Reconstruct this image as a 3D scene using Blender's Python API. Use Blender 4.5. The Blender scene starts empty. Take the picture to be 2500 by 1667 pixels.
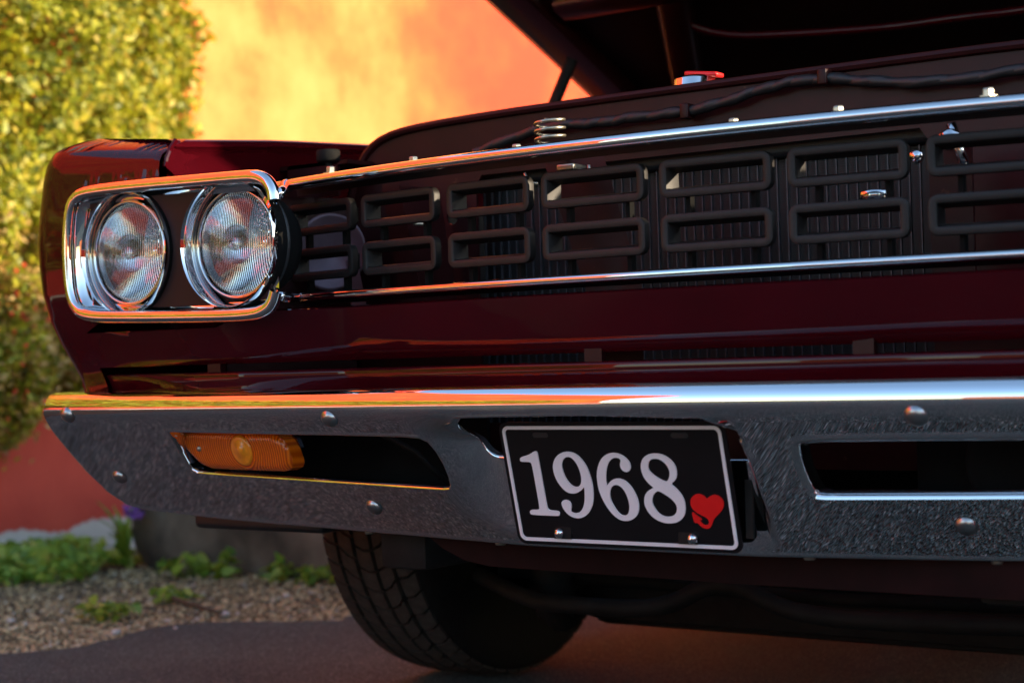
import bpy, math, random
import numpy as np
from mathutils import Matrix, Vector
from mathutils.geometry import delaunay_2d_cdt

random.seed(7); rng = np.random.default_rng(11)
scene = bpy.context.scene
R = math.radians

# ------------------------------------------------------------------ camera
cam_data = bpy.data.cameras.new('camera'); cam = bpy.data.objects.new('camera', cam_data)
scene.collection.objects.link(cam); scene.camera = cam
cam_data.sensor_width = 36; cam_data.sensor_fit = 'HORIZONTAL'; cam_data.lens = 60
cam_data.clip_start = .05; cam_data.clip_end = 2000
_r = Vector((.81397523, .58006914, -.03105025)); _u = Vector((.03019364, .01113194, .99948208)); _d = Vector((-.58011436, .81449118, .00845328))
cam.matrix_world = Matrix(((_r.x, _u.x, -_d.x, 1.04876), (_r.y, _u.y, -_d.y, -1.67128), (_r.z, _u.z, -_d.z, .55473), (0, 0, 0, 1)))
cam_data.dof.use_dof = True; cam_data.dof.focus_distance = 2.14; cam_data.dof.aperture_fstop = 4.5

# ------------------------------------------------------------------ sky, sun, exposure
SUN_EL, SUN_AZ = R(12.5), R(23)          # azimuth measured from +X (the driver's side) towards +Y (the tail)
SUN = Vector((math.cos(SUN_EL)*math.cos(SUN_AZ), math.cos(SUN_EL)*math.sin(SUN_AZ), math.sin(SUN_EL)))
world = bpy.data.worlds.new('World'); scene.world = world; world.use_nodes = True
wn = world.node_tree.nodes; wl = world.node_tree.links
sky = wn.new('ShaderNodeTexSky'); sky.sky_type = 'NISHITA'; sky.sun_disc = False
sky.sun_elevation = SUN_EL; sky.sun_rotation = R(90) - SUN_AZ
sky.air_density = 1.0; sky.dust_density = .6; sky.ozone_density = 1.5
wl.new(sky.outputs[0], wn['Background'].inputs[0]); wn['Background'].inputs[1].default_value = .15
sun_data = bpy.data.lights.new('sun', 'SUN'); sun = bpy.data.objects.new('sun', sun_data); scene.collection.objects.link(sun)
sun_data.energy = 2.8; sun_data.angle = R(.53); sun_data.color = (1, .80, .56)
sun.rotation_euler = (-SUN).to_track_quat('-Z', 'Y').to_euler()
vs = scene.view_settings; vs.view_transform = 'Standard'; vs.look = 'None'; vs.gamma = 1; vs.exposure = 1.95
scene.cycles.use_denoising = True; scene.cycles.max_bounces = 14; scene.cycles.glossy_bounces = 8; scene.cycles.transmission_bounces = 12
scene.cycles.sample_clamp_indirect = 8

# ------------------------------------------------------------------ helpers
def link(o, parent=None):
    scene.collection.objects.link(o)
    if parent is not None: o.parent = parent
    return o
def tag(o, label=None, cat=None, group=None, kind=None):
    for k_, v in (('label', label), ('category', cat), ('group', group), ('kind', kind)):
        if v: o[k_] = v
    return o
def empty(name, loc=(0, 0, 0), rz=0, parent=None):
    o = bpy.data.objects.new(name, None); o.location = loc; o.rotation_euler = (0, 0, rz); o.empty_display_size = .1
    return link(o, parent)
def mesh_data(name, verts, faces, mat=None, smooth=True, sharp=None):
    m = bpy.data.meshes.new(name); m.from_pydata([tuple(map(float, v)) for v in verts], [], [tuple(map(int, f)) for f in faces]); m.validate(); m.update()
    if smooth: m.polygons.foreach_set('use_smooth', [True]*len(m.polygons))
    if sharp: m.set_sharp_from_angle(angle=R(sharp))
    if mat: m.materials.append(mat)
    return m
def obj(name, vf, mat, parent=None, smooth=True, sharp=None, loc=None):
    m = mesh_data(name, vf[0], vf[1], mat, smooth, sharp)
    o = bpy.data.objects.new(name, m)
    if loc is not None: o.location = loc
    return link(o, parent)
def copy_obj(o, parent=None, loc=None):
    c = o.copy(); link(c, parent)
    if loc is not None: c.location = loc
    return c
def join(*parts):
    V, F = [], []
    for v, f in parts:
        n = len(V); V += [tuple(p) for p in v]; F += [tuple(i+n for i in q) for q in f]
    return V, F
def xform(vf, M=None, t=(0, 0, 0)):
    out = []
    for p in vf[0]:
        q = Vector(p)
        if M is not None: q = M @ q
        out.append((q.x+t[0], q.y+t[1], q.z+t[2]))
    return out, vf[1]
DRV = .11   # the driver's half of the front sits this much further out
def mirror(vf, d=0.): return [(-p[0]+d, p[1], p[2]) for p in vf[0]], [tuple(reversed(f)) for f in vf[1]]
def lerp(a, b, t): return a+(b-a)*t
def sm(t):
    t = min(1., max(0., t)); return t*t*(3-2*t)
def interp(x, xs, ys): return float(np.interp(x, xs, ys))
def grid(fn, us, vs_):
    V = [fn(u, v) for v in vs_ for u in us]; n = len(us)
    F = [(j*n+i, j*n+i+1, (j+1)*n+i+1, (j+1)*n+i) for j in range(len(vs_)-1) for i in range(n-1)]
    return V, F
def tube(path, r, n=10, closed=False, caps=True, rz=None):
    P = [Vector(p) for p in path]; V, F = [], []
    m = len(P); prev = None
    for i, p in enumerate(P):
        a = P[(i-1) % m] if (closed or i > 0) else p; b = P[(i+1) % m] if (closed or i < m-1) else p
        t = (b-a).normalized()
        if prev is None:
            up = Vector((0, 0, 1)) if abs(t.z) < .9 else Vector((1, 0, 0)); nrm = (up-t*up.dot(t)).normalized()
        else:
            nrm = (prev-t*prev.dot(t)).normalized()
        prev = nrm; bn = t.cross(nrm); rr = r[i] if isinstance(r, (list, tuple)) else r; r2 = rz if rz is not None else rr
        for k_ in range(n):
            a_ = 2*math.pi*k_/n; V.append(p+nrm*(r2*math.cos(a_))+bn*(rr*math.sin(a_)))
    rows = m if closed else m-1
    for i in range(rows):
        for k_ in range(n):
            i2 = (i+1) % m; F.append((i*n+k_, i*n+(k_+1) % n, i2*n+(k_+1) % n, i2*n+k_))
    if caps and not closed:
        F.append(tuple(range(n-1, -1, -1))); F.append(tuple((m-1)*n+k_ for k_ in range(n)))
    return V, F
def lathe(prof, n=48, axis='Y', closed=False):
    """prof: (radius, along-axis) points; revolved about Y (or X or Z)."""
    V, F = [], []
    for rr, a in prof:
        for k_ in range(n):
            t = 2*math.pi*k_/n; c, s = rr*math.cos(t), rr*math.sin(t)
            V.append((c, a, s) if axis == 'Y' else ((a, c, s) if axis == 'X' else (c, s, a)))
    m = len(prof)
    for j in range(m if closed else m-1):
        j2 = (j+1) % m
        for k_ in range(n): F.append((j*n+k_, j*n+(k_+1) % n, j2*n+(k_+1) % n, j2*n+k_))
    return V, F
def box(x0, x1, y0, y1, z0, z1, b=.0):
    if b <= 0:
        V = [(x, y, z) for z in (z0, z1) for y in (y0, y1) for x in (x0, x1)]
        return V, [(0, 2, 3, 1), (4, 5, 7, 6), (0, 1, 5, 4), (2, 6, 7, 3), (0, 4, 6, 2), (1, 3, 7, 5)]
    import bmesh
    bm = bmesh.new(); bmesh.ops.create_cube(bm, size=1)
    for v in bm.verts: v.co = (lerp(x0, x1, v.co.x+.5), lerp(y0, y1, v.co.y+.5), lerp(z0, z1, v.co.z+.5))
    bmesh.ops.bevel(bm, geom=bm.edges[:], offset=b, segments=2, affect='EDGES', profile=.6)
    bm.verts.index_update()
    V = [tuple(v.co) for v in bm.verts]; F = [tuple(v.index for v in f.verts) for f in bm.faces]; bm.free()
    return V, F
def in_poly(x, y, P):
    c = False; n = len(P); j = n-1
    for i in range(n):
        xi, yi = P[i]; xj, yj = P[j]
        if (yi > y) != (yj > y) and x < (xj-xi)*(y-yi)/(yj-yi)+xi: c = not c
        j = i
    return c
def resample(P, step, closed=True):
    out = []; n = len(P)
    for i in range(n if closed else n-1):
        a, b = Vector(P[i]), Vector(P[(i+1) % n]); k_ = max(1, int((b-a).length/step+.5))
        for q in range(k_): out.append(tuple(a.lerp(b, q/k_)))
    if not closed: out.append(tuple(P[-1]))
    return out
def smooth_poly(P, it=2, closed=True):
    for _ in range(it):
        Q = []; n = len(P)
        if not closed: Q.append(P[0])
        for i in range(n if closed else n-1):
            a, b = P[i], P[(i+1) % n]
            Q.append(tuple(lerp(a[k_], b[k_], .25) for k_ in range(len(a)))); Q.append(tuple(lerp(a[k_], b[k_], .75) for k_ in range(len(a))))
        if not closed: Q.append(P[-1])
        P = Q
    return P
def cdt_panel(outer, holes, xs, zs, fn):
    """Triangulate a 2-D outline with holes, fill it with a grid of points and lift every point with fn."""
    pts = [tuple(p) for p in outer]; edges = [(i, (i+1) % len(outer)) for i in range(len(outer))]
    for h in holes:
        n = len(pts); pts += [tuple(p) for p in h]; edges += [(n+i, n+(i+1) % len(h)) for i in range(len(h))]
    bp = np.array(pts)
    dmin = min(abs(xs[1]-xs[0]), abs(zs[1]-zs[0]))*.40
    for z in zs:
        for x in xs:
            if in_poly(x, z, outer) and not any(in_poly(x, z, h) for h in holes):
                if np.min((bp[:, 0]-x)**2+(bp[:, 1]-z)**2) > dmin*dmin: pts.append((x, z))
    v, e, f, ov, oe, of = delaunay_2d_cdt([Vector(p) for p in pts], edges, [], 0, 1e-6)
    F = []
    for t in f:
        cx = sum(v[i].x for i in t)/3; cy = sum(v[i].y for i in t)/3
        if in_poly(cx, cy, outer) and not any(in_poly(cx, cy, h) for h in holes): F.append(tuple(t))
    return [fn(p.x, p.y) for p in v], F
def flat_poly(P, holes=(), y0=0., y1=.001):
    """Extruded flat shape in x-z between y0 (front) and y1."""
    v, f = cdt_panel(P, list(holes), [1e3, 1e3+1], [1e3, 1e3+1], lambda a, b: (a, y0, b))
    n = len(v); V = list(v)+[(p[0], y1, p[2]) for p in v]
    F = list(f)+[tuple(i+n for i in reversed(q)) for q in f]
    cnt = {}
    for q in f:
        for i in range(len(q)):
            a, b = q[i], q[(i+1) % len(q)]; cnt[(a, b)] = 1
    for (a, b) in list(cnt):
        if (b, a) not in cnt: F.append((b, a, a+n, b+n))
    return V, F
def round_rect(cx, cz, w, h, r, n=5):
    P = []
    for sx, sz, a0 in ((1, 1, 0), (-1, 1, 90), (-1, -1, 180), (1, -1, 270)):
        for i in range(n+1):
            a = R(a0+90*i/n); P.append((cx+sx*(w/2-r)+r*math.cos(a), cz+sz*(h/2-r)+r*math.sin(a)))
    return P

# ------------------------------------------------------------------ materials
def new_mat(name):
    m = bpy.data.materials.new(name); m.use_nodes = True
    return m, m.node_tree.nodes, m.node_tree.links, m.node_tree.nodes['Principled BSDF']
def noise(N, L, scale, detail=4, rough=.55, coord='Object', vec=None):
    t = N.new('ShaderNodeTexNoise'); t.inputs['Scale'].default_value = scale; t.inputs['Detail'].default_value = detail; t.inputs['Roughness'].default_value = rough
    if vec is None:
        c = N.new('ShaderNodeTexCoord'); L.new(c.outputs[coord], t.inputs['Vector'])
    else: L.new(vec, t.inputs['Vector'])
    return t
def ramp(N, L, src, stops):
    r_ = N.new('ShaderNodeValToRGB'); L.new(src, r_.inputs[0]); e = r_.color_ramp.elements
    while len(e) > 1: e.remove(e[-1])
    e[0].position = stops[0][0]; e[0].color = (*stops[0][1], 1)
    for p, c in stops[1:]:
        q = e.new(p); q.color = (*c, 1)
    return r_
def bump(N, L, src, bsdf, strength, dist=.01):
    b = N.new('ShaderNodeBump'); b.inputs['Strength'].default_value = strength; b.inputs['Distance'].default_value = dist
    L.new(src, b.inputs['Height']); L.new(b.outputs[0], bsdf.inputs['Normal']); return b
def simple(name, col, rough=.5, metal=0., coat=0., var=.12, scale=30, bmp=0., coat_rough=.05, spec=.5):
    m, N, L, B = new_mat(name)
    n = noise(N, L, scale, 5)
    lo = tuple(max(0, c*(1-var)) for c in col); hi = tuple(min(1, c*(1+var)) for c in col)
    rp = ramp(N, L, n.outputs[0], [(.3, lo), (.7, hi)]); L.new(rp.outputs[0], B.inputs['Base Color'])
    B.inputs['Roughness'].default_value = rough; B.inputs['Metallic'].default_value = metal
    B.inputs['Coat Weight'].default_value = coat; B.inputs['Coat Roughness'].default_value = coat_rough
    B.inputs['Specular IOR Level'].default_value = spec
    if bmp: bump(N, L, n.outputs[0], B, bmp, .004)
    return m
M = {}
def chrome(name, base, rough, wav):
    m, N, L, B = new_mat(name)
    B.inputs['Base Color'].default_value = (*base, 1); B.inputs['Metallic'].default_value = 1
    n2 = noise(N, L, 45, 3); rr = ramp(N, L, n2.outputs[0], [(.35, (rough,)*3), (.75, (rough*2.2,)*3)]); L.new(rr.outputs[0], B.inputs['Roughness'])
    n = noise(N, L, 9, 2); bump(N, L, n.outputs[0], B, wav, .02)
    return m
M['chrome'] = chrome('chrome', (.70, .70, .70), .010, .010)
M['chrome_bumper'] = chrome('bumper_chrome', (.80, .80, .80), .006, .008)
M['bolt'] = simple('brushed_bolt', (.42, .41, .40), .30, metal=1, var=.1, scale=120)
M['bright'] = chrome('bright_metal', (.70, .70, .70), .08, .02)
def paint(name, col, flake=.02):
    m, N, L, B = new_mat(name)
    n = noise(N, L, 6, 4); rp = ramp(N, L, n.outputs[0], [(.3, tuple(c*.85 for c in col)), (.7, tuple(c*1.15 for c in col))]); L.new(rp.outputs[0], B.inputs['Base Color'])
    B.inputs['Roughness'].default_value = .38; B.inputs['Coat Weight'].default_value = 1; B.inputs['Coat Roughness'].default_value = .03; B.inputs['Coat IOR'].default_value = 1.38; B.inputs['Specular IOR Level'].default_value = .0
    n2 = noise(N, L, 14, 2); b = bump(N, L, n2.outputs[0], B, .012, .01); L.new(b.outputs[0], B.inputs['Coat Normal'])
    return m
M['paint'] = paint('maroon_paint', (.044, .0016, .0042))
M['under_paint'] = simple('maroon_bay_paint', (.022, .0022, .0027), .55, spec=.18, coat=.06, coat_rough=.25, var=.3, scale=18, bmp=.05)
def bay_paint():
    m, N, L, B = new_mat('maroon_bay_paint')
    n = noise(N, L, 18, 5); n2 = noise(N, L, 26, 6, .7)
    a = ramp(N, L, n.outputs[0], [(.3, (.016, .0016, .0020)), (.7, (.028, .0028, .0034))]); sc = ramp(N, L, n2.outputs[0], [(.665, (0, 0, 0)), (.70, (1, 1, 1))])
    mx = N.new('ShaderNodeMix'); mx.data_type = 'RGBA'; L.new(sc.outputs[0], mx.inputs[0]); L.new(a.outputs[0], mx.inputs[6]); mx.inputs[7].default_value = (.075, .030, .016, 1); L.new(mx.outputs[2], B.inputs['Base Color'])
    B.inputs['Roughness'].default_value = .5; B.inputs['Specular IOR Level'].default_value = .2; B.inputs['Coat Weight'].default_value = .06; B.inputs['Coat Roughness'].default_value = .25
    bump(N, L, n.outputs[0], B, .05, .004)
    return m
M['under_paint'] = bay_paint()
M['black_plastic'] = simple('black_grille_plastic', (.0125, .0108, .0102), .5, var=.25, scale=60, bmp=.06, spec=.3)
M['hood_under'] = simple('hood_underside', (.010, .0028, .0026), .45, var=.3, scale=15, bmp=.05, spec=.3)
M['matte_black'] = simple('matte_black', (.006, .006, .006), .85, var=.2, spec=.1)
M['hood_rail'] = simple('hood_frame_paint', (.022, .0022, .0022), .35, coat=.8, coat_rough=.12, var=.3, scale=15, bmp=.04, spec=.3)
M['black'] = simple('satin_black', (.010, .010, .011), .5, var=.3, scale=40)
M['dark_metal'] = simple('grimy_steel', (.009, .0078, .007), .7, metal=.1, spec=.2, var=.4, scale=35, bmp=.15)
M['tread'] = simple('lightened_tread', (.036, .031, .027), .85, var=.35, scale=70, bmp=.1, spec=.2)  # carcass rubber lightened so the blocks show against shade-dark grooves
M['lower_paint'] = simple('shaded_maroon', (.012, .0022, .0022), .7, var=.4, scale=20, bmp=.1, spec=.12)  # bay maroon darkened to put shade under the bumper
M['rubber'] = simple('rubber', (.0085, .0080, .0075), .8, spec=.15, var=.25, scale=90, bmp=.12)
M['zinc'] = simple('zinc_hardware', (.42, .38, .30), .33, metal=.9, var=.25, scale=80)
M['horn'] = simple('plum_grey_metal', (.16, .10, .115), .4, metal=.4, var=.25, scale=20)
M['radiator'] = simple('radiator_black', (.007, .0075, .010), .5, var=.3, scale=40)
M['radiator_tube'] = simple('radiator_tube_metal', (.050, .050, .056), .45, metal=.3, var=.5, scale=60)
M['plate_black'] = simple('plate_black_enamel', (.006, .0055, .0065), .35, spec=.25, var=.15, scale=12)
M['plate_white'] = simple('plate_white_print', (.82, .77, .79), .45, var=.04, scale=30)
M['plate_red'] = simple('plate_red_print', (.72, .006, .006), .4, var=.06, scale=30)
M['red_plastic'] = simple('red_lever', (.80, .02, .02), .35, var=.05)
M['tail'] = simple('inset_dark_maroon', (.014, .0035, .004), .55, var=.2, spec=.3)
# headlamp glass with vertical flutes
def lamp_glass(flutes=True):
    m, N, L, B = new_mat('headlamp_glass' if flutes else 'headlamp_glass_outer')
    B.inputs['Base Color'].default_value = (.97, .98, .98, 1); B.inputs['Transmission Weight'].default_value = 1; B.inputs['Roughness'].default_value = .0; B.inputs['IOR'].default_value = 1.42
    if not flutes: return m
    c = N.new('ShaderNodeTexCoord'); w = N.new('ShaderNodeTexWave'); w.wave_type = 'BANDS'; w.bands_direction = 'X'; w.wave_profile = 'SIN'
    w.inputs['Scale'].default_value = 95; w.inputs['Distortion'].default_value = 0; L.new(c.outputs['Object'], w.inputs['Vector'])
    v = N.new('ShaderNodeTexVoronoi'); v.distance = 'CHEBYCHEV'; v.inputs['Scale'].default_value = 26; v.inputs['Randomness'].default_value = .35; L.new(c.outputs['Object'], v.inputs['Vector'])
    mx = N.new('ShaderNodeMath'); mx.operation = 'MULTIPLY_ADD'; mx.inputs[1].default_value = .9; L.new(v.outputs['Distance'], mx.inputs[0]); L.new(w.outputs['Fac'], mx.inputs[2])
    bump(N, L, mx.outputs[0], B, .8, .0030)
    return m
M['lamp_glass'] = lamp_glass(); M['lamp_glass_outer'] = lamp_glass(False)
M['reflector'] = chrome('lamp_reflector', (.86, .86, .85), .05, .05)
def amber():
    m, N, L, B = new_mat('amber_lens')
    B.inputs['Base Color'].default_value = (.90, .19, .006, 1); B.inputs['Roughness'].default_value = .15; B.inputs['Transmission Weight'].default_value = .15; B.inputs['IOR'].default_value = 1.45
    B.inputs['Coat Weight'].default_value = .4
    c = N.new('ShaderNodeTexCoord'); w = N.new('ShaderNodeTexWave'); w.wave_type = 'RINGS'; w.rings_direction = 'Y'; w.inputs['Scale'].default_value = 70; L.new(c.outputs['Object'], w.inputs['Vector'])
    rc = ramp(N, L, w.outputs['Fac'], [(.1, (.55, .075, .001)), (.9, (.92, .185, .004))]); L.new(rc.outputs[0], B.inputs['Base Color'])  # shading of the ring relief painted into the base colour
    bump(N, L, w.outputs['Fac'], B, .5, .0015)
    return m
M['amber'] = amber(); M['amber_core'] = simple('amber_centre', (.95, .30, .012), .25, coat=.5, var=.1, scale=90)  # paler centre, its glow put into the colour
def asphalt():
    m, N, L, B = new_mat('asphalt')
    c = N.new('ShaderNodeTexCoord')
    v = N.new('ShaderNodeTexVoronoi'); v.inputs['Scale'].default_value = 400; L.new(c.outputs['Object'], v.inputs['Vector'])
    n = noise(N, L, 2.2, 6, .6); n2 = noise(N, L, 260, 3, .6)
    base = ramp(N, L, v.outputs['Color'], [(.12, (.040, .055, .054)), (.50, (.082, .113, .111)), (.78, (.140, .186, .181)), (.93, (.34, .40, .385))])
    blot = ramp(N, L, n.outputs[0], [(.35, (.78, .78, .8)), (.65, (1.12, 1.08, 1.05))])
    mx = N.new('ShaderNodeMix'); mx.data_type = 'RGBA'; mx.blend_type = 'MULTIPLY'; mx.inputs[0].default_value = 1
    L.new(base.outputs[0], mx.inputs[6]); L.new(blot.outputs[0], mx.inputs[7]); L.new(mx.outputs[2], B.inputs['Base Color'])
    B.inputs['Roughness'].default_value = .85; B.inputs['Specular IOR Level'].default_value = .2
    ad = N.new('ShaderNodeMath'); ad.operation = 'ADD'; L.new(v.outputs['Distance'], ad.inputs[0]); L.new(n2.outputs[0], ad.inputs[1])
    bump(N, L, ad.outputs[0], B, 1., .006)
    return m
M['asphalt'] = asphalt()
def gravel_ground():
    m, N, L, B = new_mat('dirt_and_grit')
    n = noise(N, L, 3, 6, .65); n2 = noise(N, L, 120, 4, .7)
    a = ramp(N, L, n.outputs[0], [(.35, (.05, .037, .026)), (.6, (.14, .10, .062)), (.75, (.25, .18, .11))])
    b = ramp(N, L, n2.outputs[0], [(.3, (.55, .55, .55)), (.7, (1.3, 1.25, 1.2))])
    mx = N.new('ShaderNodeMix'); mx.data_type = 'RGBA'; mx.blend_type = 'MULTIPLY'; mx.inputs[0].default_value = 1
    L.new(a.outputs[0], mx.inputs[6]); L.new(b.outputs[0], mx.inputs[7]); L.new(mx.outputs[2], B.inputs['Base Color'])
    B.inputs['Roughness'].default_value = .9; bump(N, L, n2.outputs[0], B, .8, .02)
    return m
M['dirt'] = gravel_ground()
def pebble_mat():
    m, N, L, B = new_mat('pebbles')
    g = N.new('ShaderNodeNewGeometry'); r_ = ramp(N, L, g.outputs['Random Per Island'], [(0, (.07, .055, .036)), (.3, (.26, .19, .10)), (.65, (.56, .40, .20)), (.92, (.66, .52, .29)), (.985, (.62, .57, .48))])
    L.new(r_.outputs[0], B.inputs['Base Color']); B.inputs['Roughness'].default_value = .8
    return m
M['pebbles'] = pebble_mat()
def wall_mat():
    m, N, L, B = new_mat('orange_stucco')
    c = N.new('ShaderNodeTexCoord'); sp = N.new('ShaderNodeSeparateXYZ'); L.new(c.outputs['Object'], sp.inputs[0])
    big = noise(N, L, 1.1, 5, .6); mid = noise(N, L, 4.5, 6, .65); fine = noise(N, L, 160, 4, .6)
    mp = N.new('ShaderNodeMapping'); mp.inputs['Scale'].default_value = (1, 1.15, .9); L.new(c.outputs['Object'], mp.inputs[0])
    streak = noise(N, L, 2.2, 5, .6, vec=mp.outputs[0])
    ad = N.new('ShaderNodeMath'); ad.operation = 'ADD'; L.new(big.outputs[0], ad.inputs[0]); L.new(streak.outputs[0], ad.inputs[1])
    y_tone = N.new('ShaderNodeMapRange'); dy = N.new('ShaderNodeMath'); dy.operation = 'SUBTRACT'; L.new(sp.outputs[1], dy.inputs[0]); dy.inputs[1].default_value = 2.45; ab = N.new('ShaderNodeMath'); ab.operation = 'ABSOLUTE'; L.new(dy.outputs[0], ab.inputs[0])
    y_tone.inputs[1].default_value = .30; y_tone.inputs[2].default_value = 1.55; y_tone.inputs[3].default_value = .585; y_tone.inputs[4].default_value = .31; L.new(ab.outputs[0], y_tone.inputs[0])  # stucco tone by y: yellowest in one band, redder to both sides
    ad2 = N.new('ShaderNodeMath'); ad2.operation = 'MULTIPLY'; L.new(ad.outputs[0], ad2.inputs[0]); L.new(y_tone.outputs[0], ad2.inputs[1])
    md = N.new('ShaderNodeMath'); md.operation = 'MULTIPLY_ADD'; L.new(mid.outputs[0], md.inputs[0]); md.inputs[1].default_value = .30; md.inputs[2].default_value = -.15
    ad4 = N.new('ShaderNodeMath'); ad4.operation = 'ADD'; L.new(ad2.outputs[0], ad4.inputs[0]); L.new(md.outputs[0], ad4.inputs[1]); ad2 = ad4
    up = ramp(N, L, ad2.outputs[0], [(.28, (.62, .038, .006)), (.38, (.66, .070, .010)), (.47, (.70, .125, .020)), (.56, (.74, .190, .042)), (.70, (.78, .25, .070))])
    # shaded look of the low wall, painted in as a redder band
    ht = N.new('ShaderNodeMath'); ht.operation = 'MULTIPLY_ADD'; L.new(mid.outputs[0], ht.inputs[0]); ht.inputs[1].default_value = .30; L.new(sp.outputs[2], ht.inputs[2])
    shade_band = ramp(N, L, ht.outputs[0], [(.70, (0, 0, 0)), (.90, (1, 1, 1))])
    red = ramp(N, L, mid.outputs[0], [(.3, (.45, .040, .021)), (.7, (.57, .066, .034))])
    mx = N.new('ShaderNodeMix'); mx.data_type = 'RGBA'; L.new(shade_band.outputs[0], mx.inputs[0]); L.new(red.outputs[0], mx.inputs[6]); L.new(up.outputs[0], mx.inputs[7])
    # bare plaster where the paint has flaked along the foot of the wall
    ht2 = N.new('ShaderNodeMath'); ht2.operation = 'MULTIPLY_ADD'; L.new(mid.outputs[0], ht2.inputs[0]); ht2.inputs[1].default_value = .12; L.new(sp.outputs[2], ht2.inputs[2])
    fl = ramp(N, L, ht2.outputs[0], [(.128, (1, 1, 1)), (.136, (0, 0, 0))])
    mx2 = N.new('ShaderNodeMix'); mx2.data_type = 'RGBA'; L.new(fl.outputs[0], mx2.inputs[0]); L.new(mx.outputs[2], mx2.inputs[6]); mx2.inputs[7].default_value = (.52, .47, .42, 1)
    L.new(mx2.outputs[2], B.inputs['Base Color']); B.inputs['Roughness'].default_value = .85
    ad3 = N.new('ShaderNodeMath'); ad3.operation = 'MULTIPLY_ADD'; L.new(mid.outputs[0], ad3.inputs[0]); ad3.inputs[1].default_value = 2.; L.new(fine.outputs[0], ad3.inputs[2])
    bump(N, L, ad3.outputs[0], B, .35, .01)
    return m
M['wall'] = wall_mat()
def leaf_mat(name, stops, trans=.42):
    m, N, L, B = new_mat(name)
    g = N.new('ShaderNodeNewGeometry'); r_ = ramp(N, L, g.outputs['Random Per Island'], stops); L.new(r_.outputs[0], B.inputs['Base Color']); B.inputs['Roughness'].default_value = .5
    t = N.new('ShaderNodeBsdfTranslucent'); L.new(r_.outputs[0], t.inputs[0]); mx = N.new('ShaderNodeMixShader'); mx.inputs[0].default_value = trans
    out = N['Material Output']; L.new(B.outputs[0], mx.inputs[1]); L.new(t.outputs[0], mx.inputs[2]); L.new(mx.outputs[0], out.inputs[0])
    return m
M['leaf'] = leaf_mat('hedge_leaves', [(0, (.10, .125, .014)), (.35, (.27, .30, .016)), (.8, (.48, .43, .022)), (1, (.60, .43, .06))])
M['dry_leaf'] = leaf_mat('dry_leaves', [(0, (.20, .10, .02)), (.5, (.45, .27, .06)), (1, (.62, .44, .17))])
M['weed'] = leaf_mat('weed_leaves', [(0, (.11, .21, .022)), (.6, (.27, .42, .045)), (1, (.42, .48, .08))])
M['bark'] = simple('bark', (.07, .048, .03), .85, var=.4, scale=50, bmp=.4)
M['berry'] = simple('berries', (.62, .055, .012), .35, var=.25, scale=25)
M['petal'] = simple('purple_petals', (.20, .07, .36), .6, var=.2)
M['concrete'] = simple('weathered_concrete', (.105, .088, .066), .9, var=.75, scale=6, bmp=1.)
M['white_stone'] = simple('white_stone', (.50, .46, .41), .8, var=.15)
M['house'] = simple('far_render', (.55, .16, .06), .9, var=.25, scale=.8)
M['roof'] = simple('far_roof', (.22, .12, .08), .9, var=.3, scale=3)

# ================================================================== SETTING
# big dirt sheet to the horizon, asphalt on top of it with a ragged edge along the verge
def dirt_fn(x, y): return (x, y, -.02)
tag(obj('ground', ([(-600, -600, -.02), (600, -600, -.02), (600, 600, -.02), (-600, 600, -.02)], [(0, 1, 2, 3)]), M['dirt'], smooth=False), kind='structure')
edge = [(-1.9, -40), (-1.8, -6), (-1.76, -2), (-1.79, -.6), (-1.73, .1), (-1.745, .47), (-1.665, .62), (-1.71, .78), (-1.725, .90), (-1.60, .985), (-1.50, 1.03), (-1.41, 1.10), (-1.36, 1.35), (-1.42, 1.9), (-1.5, 4), (-1.6, 40)]
edge = resample(edge, .05, closed=False)
edge = [(x+(.012*math.sin(y*37)+.010*math.sin(y*91+1)+.014*random.uniform(-1, 1) if -3 < y < 4 else 0), y) for x, y in edge]
pv, pf = [], []
for i, (x, y) in enumerate(edge):
    pv += [(x-.012, y, -.021), (x, y, -.002), (x+.02, y, 0), (60, y, 0)]
for i in range(len(edge)-1):
    for k_ in range(3):
        a = i*4+k_; pf.append((a, a+1, a+5, a+4))
tag(obj('road', (pv, pf), M['asphalt'], smooth=True), kind='structure')

# the long orange wall on the passenger side, ending at a corner well in front of the car
wall_x = -3.08
tag(obj('garden_wall', box(wall_x-.25, wall_x, -5.0, 14, -.1, 3.9), M['wall'], smooth=False), 'long orange stucco wall with a shaded red foot, behind the hedge', 'wall', kind='thing')

# added unseen wall on the driver's side; it keeps the low sun off the ground under the car
tag(obj('sun_block_wall', box(4.6, 4.85, -4, 7, -.1, 1.28), M['wall'], smooth=False), 'added low wall blocking the sun, unseen beyond the right edge', 'wall', kind='thing')

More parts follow.
